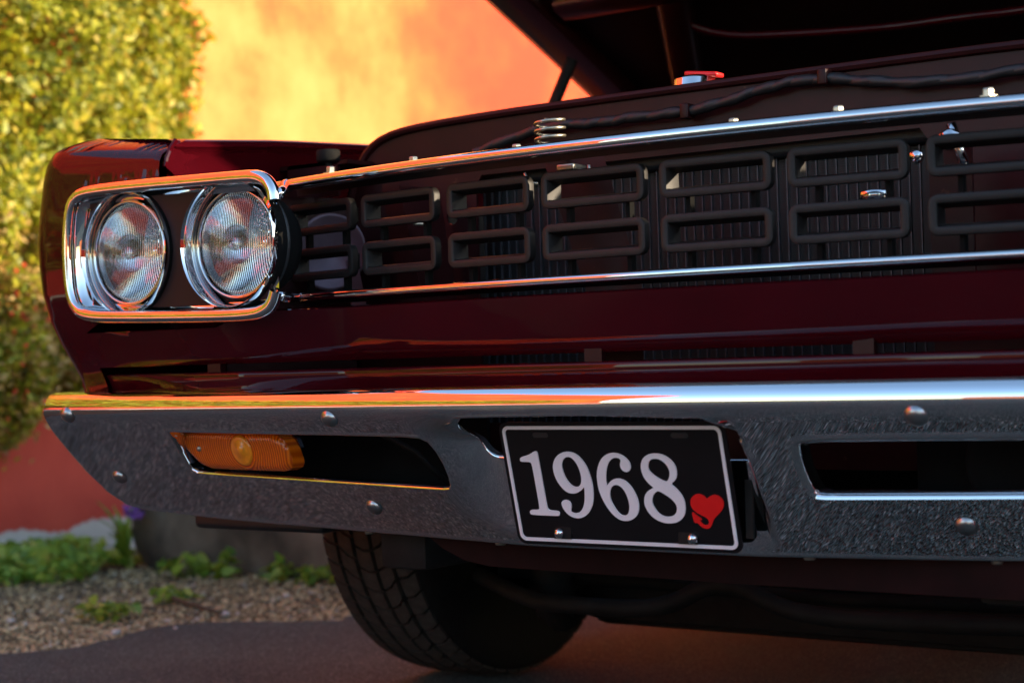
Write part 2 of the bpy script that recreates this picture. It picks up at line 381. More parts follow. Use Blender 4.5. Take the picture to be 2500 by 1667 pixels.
# concrete block against the wall
def rough_block(x0, x1, y0, y1, z0, z1, nx, ny, nz, amp, seed):
    import bmesh
    bm = bmesh.new(); bmesh.ops.create_cube(bm, size=1); bmesh.ops.subdivide_edges(bm, edges=bm.edges[:], cuts=9, use_grid_fill=True)
    r_ = np.random.default_rng(seed); ph = r_.uniform(0, 6, (6,))
    for v in bm.verts:
        p = v.co.copy(); n = Vector((round(p.x*2*.999), round(p.y*2*.999), round(p.z*2*.999)))
        rad = 1-.10*max(0, (abs(p.x)*2)**6*(abs(p.z)*2)**6)
        q = Vector((lerp(x0, x1, p.x*rad+.5), lerp(y0, y1, p.y*rad+.5), lerp(z0, z1, p.z*rad+.5)))
        d = math.sin(q.x*11+ph[0])*math.sin(q.z*17+ph[1])+.6*math.sin(q.x*27+q.z*31+ph[2])+.5*math.sin(q.y*23+ph[3])
        v.co = q+Vector((d*amp*.6, d*amp, d*amp*.5))
    bm.verts.index_update(); V = [tuple(v.co) for v in bm.verts]; F = [tuple(v.index for v in f.verts) for f in bm.faces]; bm.free()
    return V, F
tag(obj('concrete_block', rough_block(-2.66, -1.62, 1.66, 2.35, -.05, .42, 9, 9, 9, .012, 3), M['concrete']), 'weathered grey concrete block on the verge, behind the tyre', 'block')

# a house across the street that the bumper mirrors
hs = empty('house', (3, -26, 0)); tag(hs, 'distant orange house mirrored in the right of the bumper', 'house')
obj('wall', box(-9, 9, -3, 3, 0, 2.6), M['house'], hs, smooth=False)
obj('roof', ([(-9.4, -3.4, 2.6), (9.4, -3.4, 2.6), (9.4, 3.4, 2.6), (-9.4, 3.4, 2.6), (-9.4, 0, 4.2), (9.4, 0, 4.2)], [(0, 1, 5, 4), (2, 3, 4, 5), (0, 4, 3), (1, 2, 5), (0, 3, 2, 1)]), M['roof'], hs, smooth=False)

# ================================================================== CAR
car = empty('classic_car', (0, .6, 0)); tag(car, 'maroon classic car with its hood raised, seen at the front corner', 'car')
car_off = Vector((0, -.6, 0))
def part(name, vf, mat, parent=car, smooth=True, sharp=None):
    """Car part given in car coordinates (X to the driver's side, -Y forward, Z up from the ground)."""
    o = obj(name, vf, mat, parent, smooth, sharp)
    if parent is car: o.location = car_off
    return o
G = lambda x: -.015+.2*x*x
def V_(x):
    a = abs(x); return lerp(G(a), -.045, sm((a-.41)/.16))
frange = lambda a, b, n: [a+(b-a)*i/(n-1) for i in range(n)]

# ---- bumper -------------------------------------------------------
def yr(x): return -.075+.05*x*x
def yb(x):
    y = .016+.19*(math.sqrt(x*x+.0036)-.06)
    return y if y < .105 else .105+(1-math.exp(-(y-.105)/.03))*.03
TILT = .240351589
def plate_y(z): return -(z-.402)*math.tan(TILT)
def face(x, z):
    s = (.487-z)/(.487-.328)
    y = yr(x)+.004+(yb(x)-yr(x)-.004)*s
    w = (sm((.258-abs(x))/.078) if x < 0 else sm((.189-x)/.013))*sm((.482-z)/.03)
    return y+(max(y, plate_y(z)+.018)-y)*w
def top_wave(x):
    return interp(abs(x), [0, .23, .37, .43, .48, .56, .69, .9], [.521, .519, .517, .511, .514, .523, .526, .522])
def bump_surf(x, q):
    """q = height on the face below .487; above it runs over the nose and back along the top shelf."""
    a = abs(x); tuck = 0
    if q <= .487: return (x, face(x, q), q)
    zt = top_wave(x); t = (q-.487)/.09
    ys_ = [.004, .001, 0, .0012, .0042, .0088, .0150, .026, .044, .052]; zs_ = [.487, .4935, .500, .5065, .5125, .517, .5200, .5*(.5215+zt), zt, zt-.014]
    ts = [0, .08, .16, .24, .33, .45, .60, .80, .93, 1.]
    y0 = face(x, .487)-(yr(x)+.004)
    return (x, yr(x)+float(np.interp(t, ts, ys_))+y0*max(0, 1-t/.2), float(np.interp(t, ts, zs_)))
XE = .985
outer = [(-.968, .575), (-.968, .505), (-.978, .484), (-.985, .467), (-.987, .43), (-.985, .40), (-.975, .37), (-.955, .350), (-.92, .343), (-.86, .339), (-.77, .334), (-.65, .330), (-.40, .328), (-.1, .3275)]
outer = outer+[(-x, z) for x, z in reversed(outer)]
outer = resample(outer, .009)
sig = [(-.7225, .4685), (-.7245, .4585), (-.735, .436), (-.742, .417), (-.742, .407), (-.733, .402), (-.685, .400), (-.567, .397), (-.40, .3935), (-.258, .391), (-.247, .392), (-.242, .397), (-.239, .408), (-.238, .425), (-.240, .443), (-.244, .456), (-.252, .462), (-.286, .464), (-.40, .4655), (-.55, .4665)]
sig = resample(smooth_poly(resample(sig, .004), 2), .005)
sig_r = [(-x, z) for x, z in reversed(sig)]
hole = [(-.182, .486), (-.199, .475), (-.2, .461), (-.196, .449), (-.19, .438), (-.178, .432), (-.15, .430), (0, .430), (.14, .430), (.178, .4305), (.187, .437), (.190, .450), (.186, .461), (.172, .472), (.152, .4845), (0, .4885)]
hole = resample(smooth_poly(resample(hole, .012), 2), .006)
xs = sorted(frange(-.98, .98, 165)+[.1745, .1785, .1810, .1845, .1885, .1905]); zs = frange(.332, .488, 27)+frange(.491, .572, 22)
bv, bf = cdt_panel(outer, [sig, sig_r, hole], xs, zs, bump_surf)
def lip(P, depth, rr, fn, inward=True):
    """rolled lip: a quarter round from the hole's edge into the depth, then a short wall."""
    n = len(P); V, F = [], []
    c = Vector((sum(p[0] for p in P)/n, sum(p[1] for p in P)/n))
    N2 = []
    area = sum(P[i][0]*P[(i+1) % n][1]-P[(i+1) % n][0]*P[i][1] for i in range(n))
    for i in range(n):
        a, b = Vector(P[i-1]), Vector(P[(i+1) % n]); t = (b-a).normalized(); nn = Vector((-t.y, t.x))
        if area < 0: nn = -nn
        if not inward: nn = -nn
        N2.append(nn)
    steps = [(rr*math.sin(R(a)), rr*(1-math.cos(R(a)))) for a in (0, 22, 45, 68, 90)]+[(rr, rr+depth)]
    for ins, dep in steps:
        for i in range(n):
            p = Vector(P[i])+N2[i]*ins; q = fn(*P[i]); V.append((p.x, q[1]+dep, q[2]+(p.y-P[i][1])))
    for j in range(len(steps)-1):
        for i in range(n): F.append((j*n+i, j*n+(i+1) % n, (j+1)*n+(i+1) % n, (j+1)*n+i))
    return V, F
lips = [lip(sig, .022, .0045, bump_surf), lip(sig_r, .022, .0085, bump_surf), lip(hole, .012, .003, bump_surf)]
# rolled outer edge along the ends and the bottom
low = [p for p in outer if p[1] < .53]
low = sorted([p for p in low if p[0] < 0 and p[1] >= .345 and p[0] < -.93], key=lambda p: -p[1])+[p for p in outer if p[1] < .345 or False]
def edge_roll(P, fn, rr, depth):
    n = len(P); V, F = [], []
    for i in range(n):
        a, b = Vector(P[max(0, i-1)]), Vector(P[min(n-1, i+1)]); t = (b-a).normalized(); nn = Vector((t.y, -t.x))
        c = fn(*P[i])
        for ins, dep in [(rr*math.sin(R(a_)), rr*(1-math.cos(R(a_)))) for a_ in (0, 30, 60, 90)]+[(rr, rr+depth), (-.004, rr+depth+.002)]:
            V.append((c[0]+nn.x*ins, c[1]+dep, c[2]+nn.y*ins))
    m = 6
    for i in range(n-1):
        for k_ in range(m-1): F.append((i*m+k_, (i+1)*m+k_, (i+1)*m+k_+1, i*m+k_+1))
    return V, F
i0 = min(range(len(outer)), key=lambda i: abs(outer[i][0]+.968)+abs(outer[i][1]-.505)); i1 = min(range(len(outer)), key=lambda i: abs(outer[i][0]-.968)+abs(outer[i][1]-.505))
run = outer[i0:i1+1]
roll = edge_roll([(-p[0], p[1]) for p in reversed(run)] if False else run, bump_surf, .006, .03)
bumper = part('bumper', join((bv, bf), *lips, roll), M['chrome_bumper'], sharp=70)

# ---- bumper bolts
bolt_prof = [(.0002, -.0072), (.0045, -.0067), (.0085, -.0052), (.0112, -.0028), (.0124, .0000), (.0124, .003)]
bm_ = mesh_data('bolt', *lathe(bolt_prof, 24), M['bolt'])
for x, z in ((-.916, .489), (-.918, .392), (-.384, .4825), (-.410, .3615), (.390, .4825), (.397, .3630), (.916, .489), (.918, .392)):
    o = link(bpy.data.objects.new('bolt', bm_), car)
    p = Vector(bump_surf(x, z)); dz = (Vector(bump_surf(x, z+.01))-Vector(bump_surf(x, z-.01))).normalized(); dx = (Vector(bump_surf(x+.01, z))-Vector(bump_surf(x-.01, z))).normalized()
    n_ = dx.cross(dz).normalized()
    o.location = p+car_off; o.rotation_euler = n_.to_track_quat('-Y', 'Z').to_euler()

# ---- licence plate
plate = empty('license_plate', (0, -.6, .402), parent=car); plate.rotation_euler = (TILT, 0, 0)
pm = lambda pts: [(u/1000, v/1000) for u, v in pts]
PW, PH = .306, .153
base = flat_poly(round_rect(0, 0, PW, PH, .012, 6), [], -.0008, .0008)
obj('plate_panel', base, M['plate_black'], plate, smooth=False)
fr_o, fr_i = round_rect(0, 0, .2955, .1435, .0085, 8), round_rect(0, 0, .2875, .1355, .0055, 8)
obj('border', flat_poly(fr_o, [fr_i], -.0022, -.0008), M['plate_white'], plate, smooth=False)
glyph = {
'one': ([(-127.9, 32.8), (-123.8, 34.2), (-116.0, 36.1), (-110.6, 38.6), (-106.0, 40.9), (-102.7, 40.9), (-101.6, 38.4), (-101.4, 6.0), (-101.2, -27.9), (-100.1, -31.4), (-97.0, -32.5), (-86.6, -32.9), (-84.5, -34.5), (-85.2, -38.5), (-88.6, -39.2), (-125.3, -38.9), (-127.8, -36.9), (-127.1, -33.6), (-124.5, -32.4), (-116.7, -32.4), (-113.2, -31.4), (-112.2, -28.2), (-112.3, 1.6), (-112.6, 24.2), (-113.7, 27.0), (-116.9, 27.7), (-126.8, 27.6), (-129.0, 29.0)], []),
'nine': ([(-82.8, 23.2), (-79.8, 30.2), (-73.7, 36.5), (-65.8, 40.0), (-57.7, 40.9), (-49.4, 39.1), (-42.5, 34.0), (-36.3, 25.1), (-32.9, 14.1), (-31.3, 1.7), (-32.1, -10.8), (-35.0, -21.9), (-39.8, -30.4), (-46.6, -36.9), (-53.5, -40.3), (-60.9, -41.3), (-68.6, -39.7), (-74.9, -34.9), (-78.6, -29.4), (-79.9, -23.8), (-78.6, -20.9), (-75.8, -19.1), (-71.7, -18.7), (-68.0, -20.0), (-65.9, -23.4), (-66.2, -27.7), (-68.2, -31.9), (-67.4, -33.7), (-63.7, -35.0), (-59.7, -34.9), (-54.5, -32.9), (-49.4, -27.2), (-46.1, -19.4), (-44.5, -11.0), (-43.4, -1.3), (-45.8, -4.1), (-50.5, -7.7), (-56.5, -10.2), (-62.2, -10.7), (-68.3, -9.5), (-73.9, -5.4), (-79.0, 1.5), (-82.3, 9.2), (-83.4, 17.6)],
  [[(-70.4, 23.3), (-67.9, 29.6), (-63.9, 33.4), (-58.1, 34.8), (-53.0, 32.5), (-48.7, 26.3), (-46.2, 18.8), (-45.3, 11.2), (-46.0, 4.9), (-48.5, 0.0), (-52.6, -2.4), (-57.4, -2.5), (-62.4, 0.4), (-66.8, 6.6), (-69.4, 13.6)]]),
'six': ([(24.8, 23.8), (23.7, 20.4), (20.9, 17.7), (17.4, 16.8), (13.4, 18.2), (11.0, 21.6), (10.4, 25.0), (11.5, 28.4), (12.6, 30.5), (11.6, 33.2), (8.0, 34.2), (3.3, 33.8), (-1.8, 31.0), (-6.4, 25.5), (-9.8, 17.2), (-11.9, 7.6), (-11.9, -0.9), (-8.5, 3.5), (-3.1, 7.5), (2.5, 8.9), (8.7, 8.9), (15.0, 6.0), (20.7, -0.0), (25.2, -8.8), (27.4, -17.6), (27.1, -25.1), (24.8, -32.0), (20.0, -37.6), (13.2, -41.3), (6.1, -42.5), (-1.4, -41.5), (-8.9, -36.5), (-15.8, -27.7), (-21.4, -16.0), (-24.0, -5.0), (-24.3, 6.0), (-22.8, 15.7), (-19.2, 24.6), (-13.9, 32.2), (-7.6, 37.1), (-0.2, 39.6), (6.7, 39.9), (14.0, 37.9), (20.1, 33.9), (23.8, 29.2)],
  [[(-9.7, -8.9), (-7.4, -3.3), (-3.7, 0.2), (1.2, 1.6), (6.3, -0.0), (10.7, -5.0), (13.3, -11.8), (14.5, -19.3), (14.2, -26.2), (11.8, -32.4), (8.2, -35.5), (3.8, -36.1), (-0.8, -34.1), (-5.1, -28.1), (-8.4, -21.3), (-10.0, -15.8)]]),
'eight': ([(37.8, 23.3), (39.6, 29.4), (43.6, 34.8), (50.2, 38.5), (57.9, 39.6), (65.9, 39.2), (73.5, 36.4), (79.9, 31.2), (83.6, 25.2), (84.3, 18.6), (82.9, 11.9), (79.4, 7.2), (73.7, 3.7), (78.9, -0.2), (85.0, -7.4), (88.1, -14.7), (88.5, -22.8), (86.5, -30.9), (82.1, -37.1), (74.7, -41.8), (65.5, -43.4), (56.7, -43.0), (46.8, -39.5), (39.1, -32.3), (35.3, -24.2), (35.0, -17.4), (37.3, -10.6), (41.6, -5.7), (47.4, -2.5), (51.3, -1.3), (46.1, 2.5), (41.1, 8.5), (38.3, 15.2)],
  [[(47.8, 24.8), (49.4, 29.5), (52.9, 32.5), (58.3, 33.6), (64.8, 32.7), (70.6, 28.4), (74.1, 23.1), (75.0, 17.1), (73.2, 11.1), (69.8, 6.8), (67.6, 6.5), (61.3, 8.8), (54.6, 12.8), (49.4, 17.4), (47.6, 21.4)],
   [(45.6, -17.1), (47.3, -11.7), (51.0, -7.3), (56.0, -4.5), (62.8, -7.9), (70.8, -13.1), (75.7, -18.4), (77.5, -23.7), (76.1, -29.2), (71.6, -33.8), (65.3, -35.8), (58.0, -35.4), (51.9, -31.9), (47.7, -25.9), (45.7, -20.5)]]),
}
for k_, (o_, hs_) in glyph.items():
    P = smooth_poly(pm(o_), 2); H_ = [smooth_poly(pm(h), 2) for h in hs_]
    d_ = obj('digit', flat_poly(P, H_, -.0023, -.0008), M['plate_white'], plate, smooth=False)
    d_['label'] = {'one': 'white serif numeral 1', 'nine': 'white serif numeral 9', 'six': 'white serif numeral 6', 'eight': 'white serif numeral 8'}[k_]
heart = [(117.2, -13.4), (120.7, -10.0), (126.0, -7.9), (131.0, -8.1), (135.5, -10.9), (138.0, -15.5), (137.5, -20.1), (134.5, -25.5), (128.6, -31.0), (123.7, -35.1), (120.9, -38.5), (118.7, -43.3), (116.0, -46.7), (112.2, -48.2), (107.2, -47.4), (103.3, -44.8), (101.0, -41.4), (96.6, -41.9), (95.8, -35.3), (95.3, -27.9), (100.4, -32.1), (107.7, -37.7), (103.8, -38.4), (105.7, -41.3), (109.0, -43.9), (112.9, -43.7), (115.5, -41.4), (115.5, -37.4), (112.3, -34.4), (105.6, -31.7), (99.0, -27.6), (95.7, -23.2), (95.4, -16.6), (98.2, -11.2), (103.8, -7.7), (109.6, -7.3), (115.0, -9.8)]
ht_ = obj('heart_emblem', flat_poly(smooth_poly(pm(heart), 1), [], -.0022, -.0008), M['plate_red'], plate, smooth=False); ht_['label'] = 'small red heart with a pointed tail'
scr = lathe([(.0001, -.0085), (.0032, -.0079), (.0054, -.0062), (.0066, -.0036), (.0068, -.0012), (.0030, -.001), (.0030, .02)], 20)
cross = join(box(-.0026, .0026, -.0079, -.0066, -.0005, .0005), box(-.0005, .0005, -.0079, -.0066, -.0026, .0026))
for u in (-.0894, .0915):
    s_ = obj('screw', scr, M['bright'], plate, loc=(u, 0, -.0605))
    obj('slot', flat_poly(round_rect(u+(.010 if u < 0 else -.010), -.0605, .016, .005, .0024), [], -.0012, -.0007), M['black'], plate, smooth=False)
for u in (-.094, .094): obj('slot', flat_poly(round_rect(u, .0605, .022, .006, .0028), [], -.0012, -.0007), M['black'], plate, smooth=False)
for u in (-.085, .085): part('plate_bracket', box(u-.012, u+.012, .012, .03, .336, .36), M['dark_metal'], smooth=False)
part('plate_bracket', box(.157, .166, .016, .020, .345, .430), M['dark_metal'], smooth=False)

# ---- turn signals: amber lens in a dark housing
def signal(s):
    lens_o = [(-.742, .4625), (-.697, .463), (-.61, .462), (-.548, .461), (-.530, .454), (-.522, .441), (-.519, .423), (-.524, .414), (-.540, .409), (-.602, .409), (-.689, .410), (-.710, .416), (-.729, .434), (-.741, .450)]
    lens_o = resample(smooth_poly(resample(lens_o, .010), 2), .006)
    lf = lambda x, z: face(x, .437)+.30*(face(x, z)-face(x, .437))
    def fn(x, z):
        b = min(1, min(math.hypot(x-p[0], z-p[1]) for p in lens_o)/.014)
        return (x, lf(x, z)+.020-.008*math.sqrt(max(0, 1-(1-b)**2)), z)
    vf = cdt_panel(lens_o, [], frange(-.74, -.49, 52), frange(.40, .47, 18), fn)
    n = len(lens_o); V = list(vf[0]); F = list(vf[1]); m0 = len(V)
    ring = [fn(*p) for p in lens_o]
    V += ring+[(p[0], p[1]+.022, p[2]) for p in ring]
    F += [(m0+i, m0+(i+1) % n, m0+n+(i+1) % n, m0+n+i) for i in range(n)]
    c = (-.610, 0, .437); cy = face(c[0], c[2])
    V = [(p[0]-c[0], p[1]-cy, p[2]-c[2]) for p in V]
    if s > 0: V, F = mirror((V, F))
    o = obj('turn_signal', (V, F), M['amber'], car, loc=Vector((c[0] if s < 0 else -c[0], cy, c[2]))+car_off)
    inner_o = [(c[0]+(p[0]-c[0])*.95, c[2]+(p[1]-c[2])*.93) for p in lens_o]
    hv, hf = flat_poly(inner_o, [], .052, .06); hv = [(p[0]-c[0], p[1]+lf(p[0], .437)-cy-.006, p[2]-c[2]) for p in hv]
    obj('housing', mirror((hv, hf)) if s > 0 else (hv, hf), M['bright'], o, smooth=False)
    sg = 1 if s > 0 else -1
    bulb = obj('bulb_boss', (lambda vf: ([(p[0], p[1]+lf(c[0]-sg*p[0]*1, c[2]+p[2])-cy, p[2]) for p in vf[0]], vf[1]))(lathe([(.0001, .0075), (.008, .0078), (.0085, .0092), (.017, .0095), (.0205, .011), (.022, .016)], 32)), M['amber_core'], o)
    sc_ = obj('screw', xform(lathe([(.0001, -.004), (.0028, -.0034), (.0042, -.0015), (.0044, .001)], 14), None, ((-.088 if s < 0 else .088), lf(-.698, .439)-cy+.013, .002)), M['zinc'], o)
    return o
signal(-1)['label'] = 'amber turn signal lens in the bumper slot'
signal(1)
# dark boxes behind the slots so that the engine bay does not show
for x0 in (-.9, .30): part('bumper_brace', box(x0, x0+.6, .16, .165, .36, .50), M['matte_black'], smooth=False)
part('brace_bar', tube([(-.47, .10, .47), (-.40, .13, .43), (-.36, .15, .385)], .004, 8), M['dark_metal'])
part('horn', xform(lathe([(.0001, .05), (.03, .045), (.055, .02), (.062, .0), (.060, -.004), (.05, .004), (.02, .02), (.0001, .022)], 36), None, (.43, .13, .425)), M['matte_black'])

zz = [.50, .526, .540, .563, .593, .626, .664, .703, .741, .780, .830, .852, .868, .880, .889]
xo_ = [.955, .955, .952, .956, .964, .969, .972, .972, .972, .966, .955, .950, .945, .936, .922]
yf_ = [.02, .012, .006, -.006, -.020, -.034, -.044, -.049, -.051, -.051, -.051, -.048, -.040, -.024, .006]
# ---- body panels under the grille
pz = [.626, .624, .612, .600, .589, .582, .576, .570, .564, .556]; po = [.001, -.0045, -.0012, .0025, .0060, .0083, .0103, .0125, .0160, .025]
def drv(u): return u if u < .3 else u-DRV*sm((u-.3)/.22)     # driver's half reaches further out
def panel_fn(x_, j):
    u = drv(x_); a = abs(u); top = lerp(.626, .606, sm((a-.545)/.045)); f_ = (j/9)
    z = lerp(top, .556, (.626-pz[j])/(.626-.556))
    y = V_(u)+po[j]*lerp(1, .8, sm((a-.45)/.2))
    return (x_, lerp(y, interp(z, zz, yf_), sm((a-.62)/.25)), z)
us = frange(-.875, .985, 151)
part('front_panel', join(grid(panel_fn, us, range(10)), grid(lambda u, j: (u, panel_fn(u, 9)[1]+(0, .05)[j], .556), us, range(2)), grid(lambda u, j: (u, panel_fn(u, 0)[1]+(.05, 0)[j], lerp(.626, .606, sm((abs(drv(u))-.545)/.045))+.0008*j), us, range(2))), M['paint'], sharp=50)
def fill_fn(x_, j):
    u = drv(x_)
    y = V_(u)+fo[j][0]+.010
    return (x_, lerp(y, interp(fo[j][1], zz, yf_)+fo[j][0]*.4+.008, sm((abs(u)-.62)/.25)), fo[j][1])
fo = [(.03, .546), (.004, .5453), (-.002, .5438), (-.0035, .541), (.000, .530), (.006, .505)]
part('filler_panel', grid(fill_fn, us, range(6)), M['paint'], sharp=50)
for x in (-.62, -.03, .30): part('slit_tab', box(x-.012, x+.012, V_(x)+.02, V_(x)+.03, .535, .562), M['under_paint'], smooth=False)

# ---- fenders
def fender_map(s, z):
    xo = interp(z, zz, xo_); y0 = interp(z, zz, yf_); r_ = .042
    if s <= 1:
        x = lerp(.72, xo-r_, s); z -= .015*(1-s)*sm((z-.83)/.05); y = y0+.03*max(0, (.9-x)/.18)*sm((z-.78)/.04)
    elif s <= 2:
        a = R(90*(s-1)); x = xo-r_+r_*math.sin(a); y = y0+r_*(1-math.cos(a))
    else:
        x = xo; y = lerp(y0+r_, 1.55, s-2)
    rise = .03*min(1, max(0, y)/.5)+.01*max(0, y-.5)
    return (-x, y, z+rise*max(0, (z-.6)/.289))
def s_of(x, z): return (x-.72)/(interp(z, zz, xo_)-.042-.72)
op = [(.72, .814), (.80, .8145), (.828, .8135), (.852, .807), (.866, .795), (.872, .775), (.876, .735), (.875, .68), (.870, .655), (.858, .632), (.84, .620), (.875, .606), (.875, .56), (.875, .50)]
f_out = [(s_of(x, z), z) for x, z in resample(op, .01, closed=False)]+[(s, .50) for s in frange(s_of(.876, .5)+.05, 3, 12)]+[(3, z) for z in frange(.52, .87, 14)]+[(s, .889) for s in frange(3, 0, 40)]+[(0, z) for z in (.875, .86, .845, .83, .82)]
fv = cdt_panel(f_out, [], frange(.02, 2.98, 75), frange(.505, .885, 45), fender_map)
op_s = resample(op[:11], .008, closed=False)
def op_lip(k_, j):
    x, z = op_s[int(k_)]; a, b = Vector(op_s[max(0, int(k_)-1)]), Vector(op_s[min(len(op_s)-1, int(k_)+1)]); t = (b-a).normalized(); n = Vector((-t.y, t.x))*-1
    p = fender_map(s_of(x, z), z); ins, dep = [(0, 0), (.0025, .0008), (.0045, .0035), (.005, .008), (.005, .03)][j]
    return (p[0]-n.x*ins*-1, p[1]+dep, p[2]+n.y*ins)
flip = grid(op_lip, range(len(op_s)), range(5))
def ztop_in(y): return interp(y, [0, .23, .46, 1.55], [.874, .893, .905, .932])
ys_l = frange(.012, 1.55, 24)
ftop = grid(lambda y, j: (-lerp(.922, .735, j/3), y, lerp(fender_map(2, .889)[2]+(.03*min(1, y/.5)+.01*max(0, y-.5)), ztop_in(y), (j/3)**1.5)), ys_l, range(4))
fin = grid(lambda y, j: [(-.735, y, ztop_in(y)), (-.722, y, ztop_in(y)-.004), (-.720, y, ztop_in(y)-.012), (-.736, y, ztop_in(y)-.022), (-.742, y, .80), (-.742, y, lerp(.60, .30, sm((y-.2)/.2)))][j], ys_l, range(6))
for s in (-1, 1):
    vf = join(fv, ftop, flip)
    o = part('fender', vf if s < 0 else mirror(vf, DRV), M['paint'], sharp=55)
    o2 = part('inner_fender', fin if s < 0 else mirror(fin, DRV), M['paint'], sharp=60)
    ga = [(-.72, .006, .872), (-.7205, -.004, .850), (-.7215, -.010, .836), (-.72, .004, .832), (-.70, .03, .828), (-.66, .06, .826)]
    lipv = tube([(-.7195, .012, .872), (-.7190, .001, .860), (-.7195, -.006, .846), (-.7215, -.008, .834)], .004, 8)
    def gus_fn(t, q):
        e0 = Vector((-.7215, lerp(-.006, .010, t), lerp(.833, .871, t))); e1 = Vector((-.739, lerp(.11, .16, t), lerp(.80, .880, t)))
        p = e0.lerp(e1, q); p.x += -.012*math.sin(math.pi*q)*(1-.5*t)+.0022*math.sin(31*t+17*q)*math.sin(math.pi*q); return tuple(p)
    gus = grid(gus_fn, frange(0, 1, 9), frange(0, 1, 12))
    o3 = part('fender_edge', join(lipv, gus) if s < 0 else mirror(join(lipv, gus), DRV), M['paint'], sharp=40)

# ---- headlight bezels
rim_p = [(-.448, .764), (-.450, .779), (-.462, .795), (-.480, .803), (-.505, .8055), (-.60, .808), (-.731, .812), (-.826, .813), (-.853, .8055), (-.868, .790), (-.874, .765), (-.878, .734), (-.878, .700), (-.8745, .662), (-.862, .636), (-.834, .6205), (-.74, .616), (-.651, .613), (-.50, .609), (-.468, .617), (-.456, .629), (-.450, .643)]
def rim_y(x): return -.070+.03*(abs(x)-.5)
def inset_path(P, d):
    Q = []; n = len(P)
    for i in range(n):
        a, b = Vector(P[max(0, i-1)]), Vector(P[min(n-1, i+1)]); t = (b-a).normalized(); Q.append((P[i][0]-t.y*d, P[i][1]+t.x*d))
    return Q
rim_s = smooth_poly(rim_p, 2, closed=False)
LX, LS, LZ, LY = -.546, .206, .714, -.048
def bezel(s):
    mir = (lambda v: v) if s < 0 else (lambda v: mirror(v, DRV))
    e_ = empty('headlight_bezel', parent=car); e_.location = car_off
    c0 = inset_path(rim_s, .0085)
    rim = tube([(x, rim_y(x), z) for x, z in c0], .0085, 14, rz=.009)
    # wall from the rim back to the bezel floor, then the floor with two round openings
    rows = [(.0, -.004), (-.002, .003), (.003, .008), (.007, .012), (.012, .015)]
    base_p = inset_path(rim_s, .014); walls_v, walls_f = [], []; n = len(base_p)
    for dd, dy in rows:
        q = inset_path(rim_s, .014+max(0, dd)); walls_v += [(x, rim_y(x)+dy, z) for x, z in q]
    for j in range(len(rows)-1):
        for i in range(n-1): walls_f.append((j*n+i, j*n+i+1, (j+1)*n+i+1, (j+1)*n+i))
    obj('bezel_rim', mir(join(rim, (walls_v, walls_f))), M['chrome'], e_, sharp=60)
    fl = inset_path(rim_s, .026)
    fl = resample(fl, .008)
    circ = lambda cx, rr, n=56: [(cx+rr*math.cos(2*math.pi*i/n), LZ+rr*math.sin(2*math.pi*i/n)) for i in range(n)]
    floor_y = lambda x, z: (x, rim_y(x)+.0145, z)
    # floor outline kept clear of the rings where they touch the rim
    flo = inset_path(rim_s, .018)
    vf = cdt_panel(resample(flo, .008), [circ(LX, .0795), circ(LX-LS, .0795)], frange(-.87, -.45, 40), frange(.62, .81, 20), floor_y)
    obj('bezel_floor', mir(vf), M['chrome'], e_)
    # dark inset between the lamps and in the corners
    def arc(cx, a0, a1, rr=.0885, n=18): return [(cx+rr*math.cos(R(lerp(a0, a1, i/(n-1)))), LZ+rr*math.sin(R(lerp(a0, a1, i/(n-1))))) for i in range(n)]
    mid = arc(LX-LS, 62, -62)+arc(LX, 242, 118)
    insets = [mid]
    for cx, q in ((LX-LS, 1), (LX-LS, 2), (LX, 0), (LX, 3)):
        a = {0: (40, 60), 1: (124, 150), 2: (208, 236), 3: (-60, -40)}[q]
        A = arc(cx, *a, n=8); cc = {0: (cx+.0655, LZ+.072), 1: (cx-.082, LZ+.074), 2: (cx-.082, LZ-.074), 3: (cx+.0655, LZ-.076)}[q]
        insets.append(A+[cc])
    for P in insets:
        v, f = flat_poly(P if sum(P[i][0]*P[(i+1) % len(P)][1]-P[(i+1) % len(P)][0]*P[i][1] for i in range(len(P))) > 0 else P[::-1], [], 0, .004)
        v = [(p[0], rim_y(p[0])+.0125+p[1], p[2]) for p in v]
        obj('bezel_inset', mir((v, f)), M['tail'], e_, smooth=False)
    for i, cx in enumerate((LX, LX-LS)):
        ry = rim_y(cx)
        ring = lathe([(.0866, ry+.006-LY), (.0862, ry+.002-LY), (.0845, ry-.0015-LY), (.0828, ry+.001-LY), (.0812, ry+.006-LY), (.0792, ry+.014-LY), (.0770, ry+.022-LY), (.0756, ry+.029-LY), (.0754, ry+.034-LY)], 72)
        obj('bezel_ring', mir(xform(ring, None, (cx, LY, LZ))), M['chrome'], e_, sharp=80)
        obj('ring_skirt', mir(xform(lathe([(.0865, ry+.006-LY), (.0868, ry+.012-LY), (.0862, ry+.024-LY)], 64), None, (cx, LY, LZ))), M['matte_black'], e_)
    for a, b, rr in (((-.449, rim_y(-.45)+.002, .770), (-.540, G(.54)-.002, .7945), .0065), ((-.452, rim_y(-.45)+.002, .640), (-.517, G(.517)-.002, .6415), .0055)):
        obj('bezel_stay', mir(tube([a, tuple(Vector(a).lerp(Vector(b), .5)), b], rr, 12)), M['chrome'], e_)
    return e_
bezel(-1); bezel(1)

